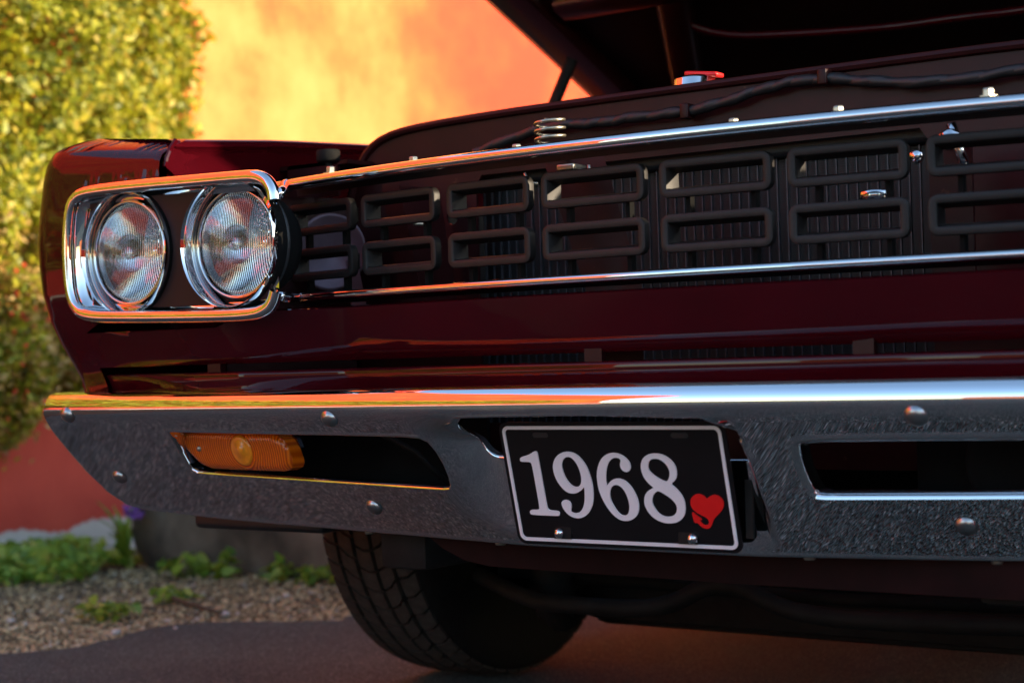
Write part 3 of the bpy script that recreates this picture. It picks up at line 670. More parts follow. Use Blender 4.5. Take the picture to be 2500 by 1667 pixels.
# ---- sealed beam lamps
lens_prof = [(.0001, -.0125)]+[(.0688*t, -.0125+.0125*t**2.2) for t in frange(.12, 1, 10)]
lens_in = [(r_*.985, a+.0035) for r_, a in reversed(lens_prof)]
refl_prof = [(.0680*t, .002+.060*(1-t**2)) for t in frange(1, .14, 24)]+[(.0001, .063)]
lv_, lf_ = lathe(lens_prof+lens_in, 72, closed=True)
lens_mesh = mesh_data('lens', lv_, lf_, M['lamp_glass'])
if lens_mesh.polygons[72*3].normal.y > 0: lens_mesh.flip_normals()
lens_mesh.materials.append(M['lamp_glass_outer'])
for p_ in lens_mesh.polygons:
    if p_.index < (len(lens_prof)-1)*72: p_.material_index = 1
refl_mesh = mesh_data('reflector', *lathe(refl_prof, 72), M['reflector'])
ring_mesh = mesh_data('retaining_ring', *lathe([(.0686, -.001), (.0690, -.0036), (.0700, -.0048), (.0712, -.0048), (.0722, -.0036), (.0727, 0), (.0728, .004), (.0728, .02)], 72), M['chrome'])
house_mesh = mesh_data('lamp_housing', *lathe([(.076, .012), (.074, .035), (.062, .058), (.04, .072), (.0001, .076)], 40), M['matte_black'])
cup_mesh = mesh_data('lamp_cup', *lathe([(.070, .010), (.0790, .011), (.0795, .016)], 56), M['black'])
shield_mesh = mesh_data('bulb_shield', *lathe([(.0001, .002), (.008, .0025), (.0095, .004), (.0095, .012), (.005, .015), (.005, .03)], 28), M['bright'])
names = {LX: 'inner round headlight next to the grille', LX-LS: 'outer round headlight next to the fender edge'}
for cx in (LX, LX-LS, -LX+DRV, -LX+LS+DRV):
    h = empty('headlight', (cx, LY-.6, LZ), parent=car)
    if cx in names: h['label'] = names[cx]
    for mm in (house_mesh, lens_mesh, refl_mesh, ring_mesh, cup_mesh, shield_mesh): link(bpy.data.objects.new(mm.name, mm), h)

# ---- grille: trim bars, flange, cells
def trim(z, rr, rz_, xa, xb, y_add=0.):
    return tube([(x, G(x)+y_add, z) for x in frange(xa, xb, 80)], rr, 16, rz=rz_)
part('trim_strip', trim(.7955, .009, .0078, -.575, .69), M['chrome'])['label'] = 'upper bright trim bar over the grille'
part('trim_strip', trim(.6415, .008, .0057, -.56, .69), M['chrome'])['label'] = 'lower bright trim bar under the grille'
for s in (-1, 1):
    for z, h_ in ((.7955, .0088), (.6415, .0066)):
        x0 = s*(.5375 if z > .7 else .513)
        vf = tube([(x0+s*d, G(x0+s*d), z) for d in (-.004, -.002, .002, .004)], h_+.0012, 14, rz=h_+.0004)
        part('trim_clip', vf, M['chrome'])
part('grille_flange', join(grid(lambda x, j: (x, G(x)+(.004, .012, .07, .072)[j], (.8025, .8045, .8055, .79)[j]), frange(-.60, .60, 50), range(4))), M['black'], sharp=40)
part('lower_flange', grid(lambda x, j: (x, G(x)+(.004, .06)[j], (.6365, .634)[j]), frange(-.56, .56, 50), range(2)), M['black'])
gr = empty('grille', parent=car); gr.location = car_off
def cell(w, h_):
    P = round_rect(0, 0, w-.010, h_-.010, .006, 5)
    n = len(P); V, F = [], []
    prof = [(-.0048, .011), (-.0052, .0022), (-.0046, .0005), (-.0034, 0), (.0030, 0), (.0042, .0006), (.0050, .0022), (.0085, .024)]
    for dd, dy in prof:
        for i in range(n):
            a, b = Vector(P[i-1]), Vector(P[(i+1) % n]); t = (b-a).normalized(); nn = Vector((t.y, -t.x)); V.append((P[i][0]+nn.x*-dd, dy, P[i][1]+nn.y*-dd))
    for j in range(len(prof)-1):
        for i in range(n): F.append((j*n+i, j*n+(i+1) % n, (j+1)*n+(i+1) % n, (j+1)*n+i))
    return V, F
cols = [(-.569, -.429), (-.411, -.272), (-.252, -.119), (-.101, .043), (.063, .201), (.219, .352), (.370, .512)]
for k_, (x0, x1) in enumerate(cols):
    xc = (x0+x1)/2; w = x1-x0
    me = mesh_data('grille_cell', *cell(w, .0435), M['black_plastic'], sharp=28)
    for zc in (.7498, .6878):
        o = link(bpy.data.objects.new('grille_cell', me), gr); o.location = (xc, G(xc)+.025, zc); o.rotation_euler = (0, 0, math.atan(.4*xc))
    for fx in (.22, .8):
        x = lerp(x0, x1, fx)
        for za, zb in ((.7085, .7295), (.647, .6672)):
            p_ = obj('grille_post', xform(box(-.0028, .0028, 0, .010, 0, zb-za), None, (0, 0, 0)), M['matte_black'], gr, smooth=False, loc=(x, G(x)+.036, za))
# ---- radiator support, radiator
sup = [(-.645, .40), (-.645, .80), (-.628, .845), (-.606, .872), (-.575, .886), (-.53, .893), (-.45, .8965), (-.3, .899), (.3, .899), (.45, .8965), (.53, .893), (.60, .875), (.645, .80), (.645, .40)]
sup_hole = [(-.41, .46), (.27, .46), (.27, .80), (.26, .815), (-.40, .815), (-.41, .80)]
holes = [round_rect(-.49, .755, .018, .018, .0085), round_rect(-.455, .758, .020, .020, .0095), round_rect(-.52, .66, .03, .014, .006)]
v, f = flat_poly(sup, [sup_hole]+holes, .30, .304)
part('radiator_support', join((v, f), tube([(x, .298, z+.001) for x, z in smooth_poly(sup[1:-1], 1, closed=False)], .006, 8), box(-.50, .50, .296, .36, .895, .8985), box(-.16, .06, .285, .30, .83, .84)), M['under_paint'], sharp=40)
part('latch_brace', ([(-.175, .13, .80), (-.085, .13, .80), (-.02, .11, .62), (-.10, .11, .62), (-.015, .09, .52), (-.06, .09, .52), (-.175, .15, .80), (-.10, .13, .62)], [(0, 3, 2, 1), (3, 5, 4, 2), (0, 6, 7, 3)]), M['under_paint'], smooth=False)
part('side_brace', ([(-.47, .16, .80), (-.44, .16, .80), (-.40, .16, .62), (-.44, .16, .62), (-.47, .29, .80), (-.44, .29, .62)], [(0, 3, 2, 1), (0, 4, 5, 3)]), M['under_paint'], smooth=False)
part('side_brace', box(.31, .36, .20, .205, .60, .79), M['under_paint'], smooth=False)
rad = empty('radiator', parent=car); rad.location = car_off
obj('radiator_core', box(-.43, .29, .350, .40, .44, .83), M['black'], rad, smooth=False)
obj('radiator_tank', join(box(-.44, .30, .325, .42, .80, .865, .008)), M['radiator'], rad)
tm = mesh_data('radiator_tube', *box(-.0008, .0008, 0, .004, 0, .36), M['radiator_tube'], smooth=False)
nt = 52
for i in range(nt):
    o = link(bpy.data.objects.new('radiator_tube', tm), rad); o.location = (lerp(-.425, .285, i/(nt-1)), .338, .445)
fins = [box(-.43, .29, .3425, .3430, z, z+.0008) for z in frange(.45, .80, 110)]
fo_ = obj('radiator_fins', join(*fins), M['radiator'], rad, smooth=False); fo_['kind'] = 'stuff'

# radiator cap with its red lever
cap = empty('radiator_cap', (-.066, .335-.6, .904), parent=car)
obj('cap_body', lathe([(.0001, .016), (.020, .0165), (.026, .015), (.0285, .012), (.029, .0), (.031, -.002), (.031, -.006), (.022, -.008), (.022, -.03)], 40, 'Z'), M['bright'], cap, sharp=45)
obj('cap_lever', xform(box(-.014, .036, -.011, .011, .016, .0225, .003), Matrix.Rotation(R(8), 3, 'Y')), M['red_plastic'], cap)

# wiring, spring, hardware
wire = smooth_poly([(-.40, .285, .845), (-.30, .285, .868), (-.245, .282, .870), (-.189, .282, .8655), (-.133, .282, .868), (-.05, .282, .8665), (.011, .282, .873), (.074, .284, .887), (.146, .284, .888), (.203, .284, .876), (.286, .282, .864), (.393, .282, .866), (.52, .284, .875)], 3, closed=False)
twist = [tuple(Vector(p)+Vector((0, .0018*math.sin(i*.9), .0018*math.cos(i*.9)))) for i, p in enumerate(wire)]
wh = part('wiring_harness', join(tube(wire, [.0068+.0010*math.sin(i*1.1) for i in range(len(wire))], 10), tube(twist, .0066, 8)), M['black'])
for x, z in ((-.05, .8665), (.146, .888)): part('harness_clip', box(x-.006, x+.006, .272, .292, z-.010, z+.010, .002), M['under_paint'])
part('spring', tube([(-.158+.0185*math.cos(t), .12+.0185*math.sin(t), .800+.0088*t/ (2*math.pi)*1.15) for t in frange(0, 2*math.pi*5.4, 150)], .0022, 8), M['zinc'])
part('latch_hook', join(tube([(-.185, .10, .785), (-.178, .10, .772), (-.165, .10, .770)], .0022, 6), tube([(-.10, .10, .783), (-.095, .10, .776), (-.088, .10, .778), (-.088, .10, .787)], .0022, 6), box(-.13, -.105, .09, .12, .782, .79, .002)), M['zinc'])
hexv = lathe([(.0001, .0095), (.0052, .0095), (.0060, .008), (.0060, .002), (.0105, .0015), (.0105, 0)], 6, 'Z')
hm = mesh_data('flange_bolt', *hexv, M['zinc'], smooth=False)
for x in (-.466, -.324, -.161, .140, .268, .435): 
    o = link(bpy.data.objects.new('flange_bolt', hm), car); o.location = Vector((x, .05, .8055))+car_off
rbp = [(.0001, .862), (.016, .862), (.0175, .860), (.0175, .847), (.016, .845), (.0055, .844)]+[(.0055 if i % 2 else .0046, .844-.003*i) for i in range(1, 8)]+[(.0075, .822), (.0075, .815)]
part('rubber_stop', xform(lathe(rbp, 24, 'Z'), None, (-.602, .20, 0)), M['rubber'], sharp=50)
part('stop_bracket', box(-.66, -.56, .17, .23, .808, .815, .002), M['under_paint'], smooth=False)
part('bay_bracket', join(box(-.72, -.62, .24, .246, .80, .852), box(-.735, -.60, .24, .40, .846, .852)), M['under_paint'], smooth=False)
part('horn', xform(lathe([(.0001, .03), (.02, .028), (.045, .012), (.056, .0), (.057, -.004), (.052, -.002), (.03, .008), (.0001, .012)], 40), Matrix.Rotation(R(18), 3, 'Z'), (-.615, .215, .715)), M['horn'])
part('lamp_brace', ([(-.575, .20, .70), (-.553, .20, .70), (-.53, .20, .60), (-.562, .20, .60)], [(0, 3, 2, 1)]), M['horn'], smooth=False)
part('bay_panel', ([(-.645, .30, .40), (-.72, .10, .40), (-.72, .10, .80), (-.645, .30, .80)], [(0, 1, 2, 3)]), M['under_paint'], smooth=False)
part('grille_stud', xform(lathe([(.0001, -.012), (.0032, -.012), (.0032, .02)], 10), None, (-.428, .19, .742)), M['zinc'])
part('hose_clamp', xform(lathe([(.0001, -.003), (.018, -.003), (.02, .0), (.02, .006), (.018, .008)], 28, 'Z'), None, (.262, .16, .722)), M['bright'])
part('hood_latch', join(tube([(.345, .18, .80), (.352, .18, .775), (.362, .18, .745)], .006, 10), xform(lathe([(.0001, -.012), (.011, -.011), (.013, 0)], 16), None, (.345, .178, .782))), M['bright'])
part('support_bolt', xform(lathe([(.0001, -.008), (.007, -.007), (.008, 0)], 14), None, (.30, .19, .768)), M['bright'])

# ---- hood, raised on its rear hinges
hy, hz = 1.46, .945; ha = R(22.3)
hd = empty('hood', (0, hy-.6, hz), parent=car); hd.rotation_euler = (-ha, 0, 0)   # local -Y runs to the hood's front edge
HL = 1.42
skin = grid(lambda x, y: (x, y, .035-.035*(x/.76)**2*.5+(.0 if y > -HL+.05 else -.012*((-HL+.05-y)/.05)**2)), frange(-.755, .755, 21), frange(0, -HL, 21))
und = grid(lambda x, y: (x, y, .012-.0175*(x/.76)**2), frange(-.75, .75, 15), frange(0, -HL+.01, 15))
obj('hood_liner', (und[0], [tuple(reversed(q)) for q in und[1]]), M['hood_under'], hd)
obj('hood_skin', join(skin, box(-.757, -.748, -HL, 0, -.012, .02), box(.748, .757, -HL, 0, -.012, .02), box(-.75, .75, -HL-.004, -HL+.006, -.012, .02)), M['paint'], hd, sharp=40)
rails = [box(-.735, -.655, -HL+.02, -.02, -.030, .004, .006), box(.655, .735, -HL+.02, -.02, -.030, .004, .006), box(-.655, .655, -HL+.02, -HL+.12, -.030, .006, .006), box(-.655, .655, -.12, -.02, -.030, .006, .006)]
for rl in rails: obj('hood_rail', rl, M['hood_rail'], hd)
def brace(a, b, w):
    a, b = Vector(a), Vector(b); t = (b-a).normalized(); n = Vector((-t.y, t.x, 0))*w
    prof = [(-1, .008), (-.8, -.016), (-.5, -.022), (.5, -.022), (.8, -.016), (1, .008)]
    V = [tuple(p+n*u+Vector((0, 0, z))) for p in (a, b) for u, z in prof]
    return V, [(i, i+1, i+7, i+6) for i in range(5)]
for a, b, w in (((-.64, -.10, 0), (-.12, -1.30, 0), .035), ((.64, -.10, 0), (.12, -1.30, 0), .035), ((-.64, -.62, 0), (.64, -.62, 0), .035), ((-.64, -1.0, 0), (.64, -1.0, 0), .03)):
    obj('hood_brace', brace(a, b, w), M['hood_rail'], hd, sharp=50)
obj('hood_seam', tube(smooth_poly([(-.47, -.545, .0), (-.40, -.468, -.012), (-.26, -.443, -.014), (-.09, -.420, -.014), (.025, -.421, -.014), (.14, -.412, -.014), (.42, -.43, -.014)], 2, closed=False), .007, 8), M['paint'], hd)
part('hood_prop', tube([(-.70, .90, .93), (-.677, .90, 1.001), (-.630, .90, 1.085)], .011, 10), M['dark_metal'])
part('hinge', join(box(-.71, -.69, 1.28, 1.46, .86, .93, .004), box(-.71, -.69, .86, .94, .86, .94, .004)), M['dark_metal'])

# ---- the rest of the body (firewall, sides, cabin)
part('firewall', join(box(-.74, .74, 1.46, 1.5, .25, .95), box(-.74, .74, 1.2, 1.5, .24, .26)), M['black'], smooth=False)
part('engine', join(box(-.26, .20, .62, 1.25, .42, .74, .03), xform(lathe([(.0001, .86), (.17, .86), (.19, .85), (.19, .80), (.17, .79), (.0001, .79)], 40, 'Z'), None, (-.03, .9, 0))), M['dark_metal'])
def body_row(y):
    t = (y-1.55)/3.1; w = lerp(.972, .95, t)
    return [(-w+.05, y, .25), (-w, y, .34), (-w-.004, y, .62), (-w+.01, y, .84), (-w+.05, y, .925), (-.66, y, .945), (.66, y, .945), (w-.05, y, .925), (w-.01, y, .84), (w+.004, y, .62), (w, y, .34), (w-.05, y, .25)]
rows_y = [1.55, 2.3, 3.2, 3.9, 4.5, 4.75]
bv_ = [p for y in rows_y for p in body_row(y)]; n12 = 12
bf_ = [(j*n12+i, j*n12+(i+1) % n12, (j+1)*n12+(i+1) % n12, (j+1)*n12+i) for j in range(len(rows_y)-1) for i in range(n12)]+[tuple(range(n12-1, -1, -1)), tuple((len(rows_y)-1)*n12+i for i in range(n12))]
def bar(a, b, w=.03): return tube([a, b], w, 8)
cab = join(box(-.60, .60, 2.45, 3.5, 1.29, 1.335, .015), *[bar((sx*.76, 1.75, .94), (sx*.59, 2.47, 1.31)) for sx in (-1, 1)], *[bar((sx*.59, 3.48, 1.31), (sx*.76, 4.05, .94), .06) for sx in (-1, 1)])
part('body', join((bv_, bf_), cab), M['paint'], sharp=35)

# ---- underside
lv = [(-.361, .345), (-.355, .318), (-.335, .305), (-.30, .291), (-.26, .285), (-.14, .2835), (.10, .281), (.44, .281), (.62, .285), (.66, .345)]
v, f = flat_poly(resample(lv, .03), [], .10, .104)
part('lower_valance', (v, f), M['lower_paint'], smooth=False)
nut = lathe([(.0001, -.006), (.006, -.006), (.007, -.004), (.007, .006)], 10, 'Z')
for x in (-.47, -.215, .21, .41): part('bumper_nut', xform(nut, None, (x, yb(x)+.018, .324)), M['zinc'])
part('bumper_bracket', box(-.86, -.60, .16, .26, .308, .335, .008), M['black'])
part('crossmember', join(box(-.50, .50, .68, .84, .118, .30, .02), box(-.52, .52, .74, .80, .10, .14, .02), box(-.46, -.38, .12, 1.4, .27, .36, .01), box(.38, .46, .12, 1.4, .27, .36, .01)), M['dark_metal'], sharp=40)
part('sway_bar', tube(smooth_poly([(-.62, .56, .20), (-.42, .42, .188), (-.352, .40, .190), (-.233, .40, .190), (-.165, .40, .200), (-.112, .40, .230), (-.06, .40, .234), (.0, .40, .206), (.06, .40, .198), (.131, .40, .197), (.333, .40, .202), (.60, .52, .21)], 2, closed=False), .013, 10), M['dark_metal'])
for s in (-1, 1):
    part('control_arm', join(tube([(s*.30, .78, .16), (s*.47, .72, .150), (s*.62, .74, .17)], [.035, .04, .035], 10), tube([(s*.50, .58, .20), (s*.50, .62, .14), (s*.55, .70, .14)], [.03, .034, .03], 10), xform(lathe([(.0001, -.05), (.03, -.05), (.035, -.02), (.035, .03), (.02, .05), (.0001, .05)], 16, 'Z'), None, (s*.50, .60, .185))), M['dark_metal'])
part('splash_shield', join(box(-.66, -.64, .30, 1.2, .30, .8), box(.64, .66, .30, 1.2, .30, .8), box(-.64, .64, 1.18, 1.2, .22, .5)), M['black'], smooth=False)
part('oil_pan', box(-.22, .16, .86, 1.2, .17, .42, .03), M['dark_metal'])
part('tie_rod', tube([(-.62, .62, .20), (0, .60, .19), (.62, .62, .20)], .010, 8), M['dark_metal'])

# ---- front wheels
TR, TX, TY, TW = .335, .762, .76, .19
def tread_r(x): return TR-.010*(abs(x)/(TW/2))**3.2
def wheel(s, blocks):
    tx = s*TX
    prof = [(.185, -.085), (.20, -.098), (.24, -.104), (.285, -.103), (.312, -.098), (.322, -.090), (.3262, -.075), (.3268, 0), (.3262, .075), (.322, .090), (.312, .098), (.285, .103), (.24, .104), (.20, .098), (.185, .085)]
    w = obj('tyre', lathe(prof, 96, 'X'), M['rubber'], car, sharp=40, loc=Vector((tx, TY, TR))+car_off)
    w['label'] = 'front tyre with blocky tread' if s < 0 else 'front tyre on the driver side'
    obj('rim', lathe([(.186, -.085), (.18, -.08), (.17, -.05), (.10, -.045), (.06, -.06), (.0001, -.06)] if s < 0 else [(.186, .085), (.18, .08), (.17, .05), (.10, .045), (.06, .06), (.0001, .06)], 48, 'X'), M['dark_metal'], w)
    if blocks:
        nb = 56; ribs = [(-.090, -.060, .0, .006), (-.051, -.023, .5, .010), (-.0148, .0148, .25, .004), (.023, .051, .0, -.010), (.060, .090, .5, -.006)]
        for xa, xb, ph, skew in ribs:
            def bl(nu=4):
                V, F = [], []; gap = .0055/TR
                a0, a1 = gap/2, 2*math.pi/nb-gap/2
                for j, x in enumerate((xa, lerp(xa, xb, .5), xb)):
                    sk = skew/TR*(j-1)+(.004/TR*(1 if j == 1 else 0))
                    for i in range(3):
                        a = lerp(a0, a1, i/2)+sk
                        for hgt in (-.010, 0):
                            rr = tread_r(x)+hgt; V.append((x, rr*math.cos(a), rr*math.sin(a)))
                idx = lambda j, i, h: (j*3+i)*2+h
                for j in range(2):
                    for i in range(2): F.append((idx(j, i, 1), idx(j+1, i, 1), idx(j+1, i+1, 1), idx(j, i+1, 1)))
                for j in range(2):
                    F.append((idx(j, 0, 0), idx(j+1, 0, 0), idx(j+1, 0, 1), idx(j, 0, 1))); F.append((idx(j, 2, 1), idx(j+1, 2, 1), idx(j+1, 2, 0), idx(j, 2, 0)))
                for i in range(2):
                    F.append((idx(0, i, 0), idx(0, i, 1), idx(0, i+1, 1), idx(0, i+1, 0))); F.append((idx(2, i, 1), idx(2, i, 0), idx(2, i+1, 0), idx(2, i+1, 1)))
                return V, F
            me = mesh_data('tread_block', *bl(), M['tread'], smooth=False)
            for k_ in range(nb):
                o = link(bpy.data.objects.new('tread_block', me), w); o.rotation_euler = (2*math.pi*(k_+ph)/nb, 0, 0)
    return w
wheel(-1, True); wheel(1, False)

# ================================================================== PLANTS AND VERGE
def leaf_cloud(pts, nrm, size, fold=.25, aspect=.55, jit=.9):
    """one six-point folded leaf at every point"""
    n = len(pts); d = rng.normal(0, 1, (n, 3)); nn = nrm+jit*rng.normal(0, 1, (n, 3)); nn /= np.linalg.norm(nn, axis=1)[:, None]
    t = d-nn*np.sum(d*nn, 1)[:, None]; t /= np.linalg.norm(t, axis=1)[:, None]; b = np.cross(nn, t)
    s = np.asarray(size).reshape(-1, 1)*rng.uniform(.65, 1.25, (n, 1)); w = s*aspect*.5
    P = np.stack([pts-t*s*.5, pts-t*s*.05+b*w*.85+nn*w*fold, pts+t*s*.28+b*w+nn*w*fold, pts+t*s*.5, pts+t*s*.28-b*w+nn*w*fold, pts-t*s*.05-b*w*.85+nn*w*fold], 1).reshape(-1, 3)
    base = np.arange(n)[:, None]*6
    F = np.concatenate([base+np.array([[0, 1, 2, 3]]), base+np.array([[0, 3, 4, 5]])], 0)
    return P, F
def cloud_obj(name, P, F, mat, parent=None):
    m = bpy.data.meshes.new(name); m.vertices.add(len(P)); m.vertices.foreach_set('co', P.astype(np.float32).ravel())
    m.loops.add(F.size); m.loops.foreach_set('vertex_index', F.astype(np.int32).ravel()); m.polygons.add(len(F)); m.polygons.foreach_set('loop_start', np.arange(0, F.size, F.shape[1], dtype=np.int32))
    m.update(); m.validate(); m.materials.append(mat)
    return link(bpy.data.objects.new(name, m), parent)
def lump(y, z): return .10*np.sin(y*3.1+1)*np.sin(z*3.7)+.06*np.sin(y*8+z*5)+.05*np.sin(y*15-z*13+2)
def hedge(name, y0, y1, z0, z1, n, size, label, extra=0.):
    root = empty(name, (-2.95, (y0+y1)/2, 0)); tag(root, label, 'hedge')
    off = np.array([2.95, -(y0+y1)/2, 0.])
    y = rng.uniform(y0, y1, n); z = rng.uniform(z0-.30, z1, n)
    low_edge = (np.interp(y, [.9, 1.38, 1.58, 1.75, 2.3], [.30, .31, .42, .52, .60]) if y1 > 1 else z0)+.04*np.sin(y*9)+.04*np.sin(y*23+1)
    rag = -.20*(z-1.72)+.03*np.sin(z*13)+.025*np.sin(z*31+1)+np.abs(rng.normal(0, .03, n))
    keep = (z > low_edge-np.abs(rng.normal(0, .05, n))) & (y < y1-.07+rag); y, z = y[keep], z[keep]; n = len(y)
    taper = np.clip((z-low_edge[keep]+.05)/.35, 0, 1)**.6*np.clip((y1-y)/.30, .30, 1)
    clump = .5+.5*np.sin(y*19+3*np.sin(z*8))*np.sin(z*17+2*np.sin(y*11))
    depth = (.24+lump(y, z))*taper*(.66+.52*clump)+.04
    x = wall_x+depth*np.sqrt(rng.uniform(.12, 1, n))
    y = y+rng.normal(0, .012, n)
    nr = np.stack([np.full(n, .8), rng.normal(0, .2, n), np.full(n, .35)], 1)
    P, F = leaf_cloud(np.stack([x, y, z], 1), nr, size*rng.choice([.7, 1., 1.3], n, p=[.35, .45, .2]))
    o = cloud_obj('foliage', P+off, F, M['leaf'], root); o['kind'] = 'stuff'
    if y1 > 1:      # dry golden leaves in the lower part
        m_ = (z < .98) & (rng.uniform(0, 1, n) < .30); q = np.stack([x, y, z], 1)[m_]+rng.normal(0, .012, (m_.sum(), 3)); q[:, 0] += .02
        P, F = leaf_cloud(q, nr[m_], np.full(len(q), size*.9)); cloud_obj('dry_leaves', P+off, F, M['dry_leaf'], root)['kind'] = 'stuff'
    br = []
    for k_ in range(int((y1-y0)*9)+4):
        yy = random.uniform(y0+.05, y1-.05); p = [(wall_x+.04, yy, random.uniform(z0-.05, z0+.4))]
        for q in range(5):
            a = p[-1]; p.append((wall_x+.05+random.uniform(0, .16), a[1]+random.uniform(-.1, .1), a[2]+random.uniform(.06, .22)))
        br.append(tube([tuple(Vector(a)+Vector(off)) for a in p], [.008, .007, .006, .005, .004, .003], 6))
    obj('branches', join(*br), M['bark'], root)
    return root, off
hg, hoff = hedge('climbing_hedge', .9, 2.30, .50, 2.35, 80000, .027, 'dense yellow-green climbing hedge on the wall, at the left edge')
bp = []
for cy, cz, k_ in ((1.43, .84, 16), (1.38, .76, 18), (1.46, .70, 12), (1.36, .62, 14), (1.55, .60, 8), (1.50, .47, 8)):
    for q in range(k_):
        y, z = cy+random.gauss(0, .035), cz+random.gauss(0, .035); x = wall_x+.16+float(lump(y, z))+random.uniform(-.02, .14)
        bp.append(xform(lathe([(.0001, -.0062), (.0045, -.0045), (.0064, 0), (.0045, .0045), (.0001, .0062)], 7, 'Z'), None, tuple(Vector((x, y, z))+Vector(hoff))))
bo = obj('berries', join(*bp), M['berry'], hg); bo['kind'] = 'stuff'
hedge('climbing_hedge', -4.4, .86, .55, 1.85, 52000, .040, 'long stretch of the climbing hedge mirrored in the chrome trim')

# pebbles of the verge
def pebbles(n, fn, smin, smax):
    ico_v = np.array([(0, 0, 1), (.894, 0, .447), (.276, .851, .447), (-.724, .526, .447), (-.724, -.526, .447), (.276, -.851, .447), (.724, .526, -.447), (-.276, .851, -.447), (-.894, 0, -.447), (-.276, -.851, -.447), (.724, -.526, -.447), (0, 0, -1)])
    ico_f = np.array([(0, 1, 2), (0, 2, 3), (0, 3, 4), (0, 4, 5), (0, 5, 1), (1, 6, 2), (2, 7, 3), (3, 8, 4), (4, 9, 5), (5, 10, 1), (2, 6, 7), (3, 7, 8), (4, 8, 9), (5, 9, 10), (1, 10, 6), (6, 11, 7), (7, 11, 8), (8, 11, 9), (9, 11, 10), (10, 11, 6)])
    c = fn(n); n = len(c); s = smin+(smax-smin)*rng.uniform(0, 1, (n, 1))**3
    sc = s[:, None, :]*rng.uniform(.6, 1.2, (n, 1, 3))*np.array([1, 1, .7]); a = rng.uniform(0, 6.28, n)
    v = ico_v[None]*rng.uniform(.75, 1.2, (n, 12, 1))*sc
    ca, sa = np.cos(a)[:, None], np.sin(a)[:, None]; v = np.stack([v[..., 0]*ca-v[..., 1]*sa, v[..., 0]*sa+v[..., 1]*ca, v[..., 2]], -1)+c[:, None, :]
    F = (ico_f[None]+np.arange(n)[:, None, None]*12).reshape(-1, 3)
    return v.reshape(-1, 3), F
ex = np.array([p[0] for p in edge]); ey = np.array([p[1] for p in edge])
def verge(n):
    y = rng.uniform(.1, 2.1, n); xe = np.interp(y, ey, ex); u = rng.uniform(0, 1, n); x = xe+.012-u**1.9*(xe+3.0)
    return np.stack([x, y, np.full(n, -.017)+rng.uniform(0, .006, n)], 1)
P, F = pebbles(40000, verge, .0018, .0075)
tag(cloud_obj('gravel', P, F, M['pebbles']), 'tan and grey gravel between asphalt and wall', 'gravel', kind='stuff')

def stone(x, y, s, label):
    P, F = pebbles(1, lambda n: np.zeros((1, 3)), s, s*1.01)
    o = obj('stone', (P.tolist(), F.tolist()), M['white_stone'], loc=(x, y, s*.45-.012)); tag(o, label, 'stone', 'pale stones on the verge')
stone(-1.655, .86, .016, 'pale stone at the asphalt edge, nearest the tyre')
stone(-1.76, .79, .015, 'flat pale stone at the asphalt edge, left of the tyre')
stone(-2.12, .80, .014, 'small white stone at the far left of the gravel')
stone(-1.72, 1.07, .014, 'whitish stone in the middle of the gravel strip')
stone(-1.80, 1.36, .013, 'pale stone below the weeds by the concrete block')

def weed(x, y, n, h, spread, label, size=.035, blade=False):
    root = empty('weed', (x, y, 0)); tag(root, label, 'weed', 'weeds on the verge')
    a = rng.uniform(0, 6.28, n); r_ = spread*np.sqrt(rng.uniform(0, 1, n)); z = h*rng.uniform(.1, 1, n)*(1-.5*r_/spread)-.01
    pts = np.stack([r_*np.cos(a), r_*np.sin(a), z], 1); nr = np.stack([.4*np.cos(a), .4*np.sin(a), np.full(n, .9)], 1)
    P, F = leaf_cloud(pts, nr, np.full(n, size), aspect=.6, jit=.5)
    cloud_obj('leaves', P, F, M['weed'], root)
    st = [tube([(0, 0, -.02), (pts[i][0]*.5, pts[i][1]*.5, pts[i][2]*.6), tuple(pts[i])], .0014, 5) for i in range(0, n, max(1, n//14))]
    obj('stems', join(*st), M['weed'], root)
weed(-2.62, 1.36, 44, .04, .08, 'low weed left of the spiky plant in front of the wall')
weed(-2.36, 1.56, 50, .07, .07, 'leafy weed at the left end of the concrete block', .04)
weed(-2.22, 1.58, 24, .085, .04, 'upright small weed in front of the concrete block', .045)
weed(-2.06, 1.60, 34, .06, .07, 'low weed under the middle of the concrete block')
weed(-1.93, 1.60, 34, .06, .05, 'bright weed beside the tyre, in front of the block')
weed(-1.82, 1.62, 34, .06, .05, 'weed half hidden behind the tyre tread', .04)
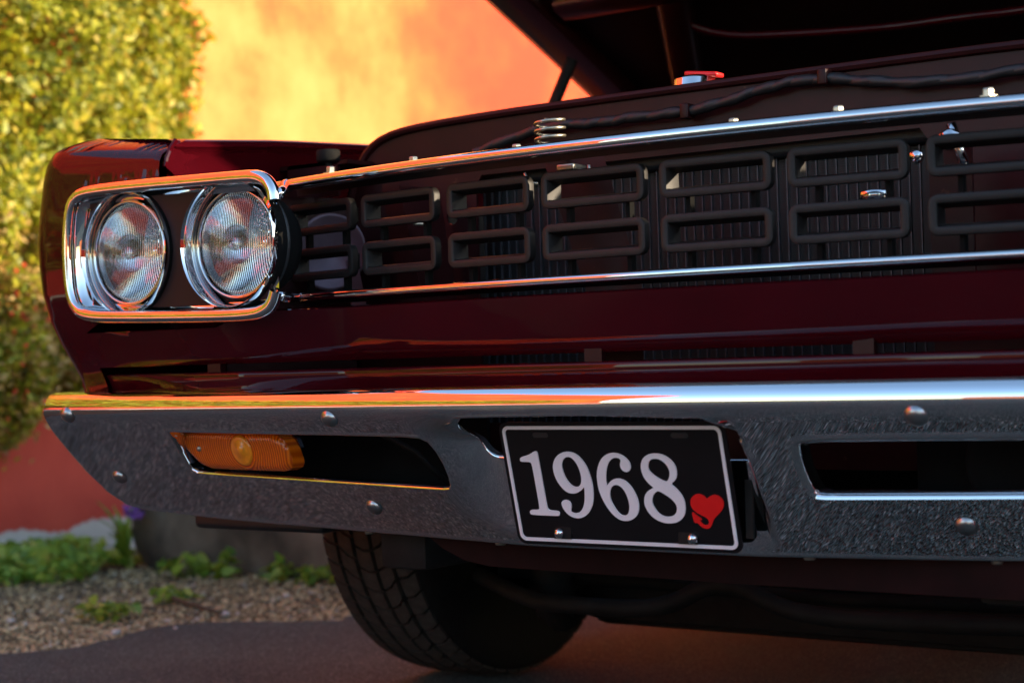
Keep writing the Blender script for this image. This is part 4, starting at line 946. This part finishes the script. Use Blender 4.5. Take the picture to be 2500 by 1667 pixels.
weed(-1.95, .93, 46, .055, .07, 'small clump of weeds alone on the gravel')
weed(-2.05, 1.22, 26, .04, .07, 'thin flat weed in the middle of the gravel')
# ground cover along the foot of the wall
n = 950; gy = rng.uniform(1.15, 1.72, n); gx = rng.uniform(-3.04, -2.66, n)-.0; gz = rng.uniform(0, .062, n)*np.clip((-gx-2.58)/.25, .3, 1)
P, F = leaf_cloud(np.stack([gx, gy, gz], 1), np.stack([np.full(n, .3), np.full(n, -.3), np.full(n, .9)], 1), np.full(n, .038), aspect=.6, jit=.5)
tag(cloud_obj('ground_cover', P, F, M['weed']), 'green ground cover along the foot of the wall', 'ground cover', kind='stuff')
# spiky plant with a purple flower
sp = empty('flowering_plant', (-2.66, 1.62, 0)); tag(sp, 'spiky green plant with a purple flower by the block corner', 'plant')
bl = []
for k_ in range(13):
    a = random.uniform(0, 6.28); L_ = random.uniform(.12, .24); o_ = random.uniform(.05, .14)
    p = [(o_*t*t*math.cos(a), o_*t*t*math.sin(a), L_*t-.06*t*t) for t in frange(0, 1, 6)]
    V = []
    for i, q in enumerate(p):
        w = .011*(1-(i/5)**2)+.0006; V += [(q[0]-w*math.sin(a), q[1]+w*math.cos(a), q[2]), (q[0], q[1], q[2]-.003), (q[0]+w*math.sin(a), q[1]-w*math.cos(a), q[2])]
    bl.append((V, [(i*3+j, i*3+j+1, i*3+j+4, i*3+j+3) for i in range(5) for j in range(2)]))
obj('leaves', join(*bl), M['weed'], sp)
obj('stem', tube([(0, 0, 0), (.03, -.02, .10), (.07, -.03, .155)], .002, 6), M['weed'], sp)
P, F = leaf_cloud(np.array([(.07, -.03, .155)])+rng.normal(0, .014, (40, 3)), np.tile(np.array([[.3, -.5, .6]]), (40, 1)), np.full(40, .022))
cloud_obj('petals', P, F, M['petal'], sp)
tag(obj('twig', tube([(-1.98, 1.16, .006), (-1.90, 1.10, .012), (-1.80, 1.06, .010), (-1.70, 1.04, .004)], [.006, .007, .006, .004], 7), M['bark']), 'thin brown twig lying on the gravel', 'twig')
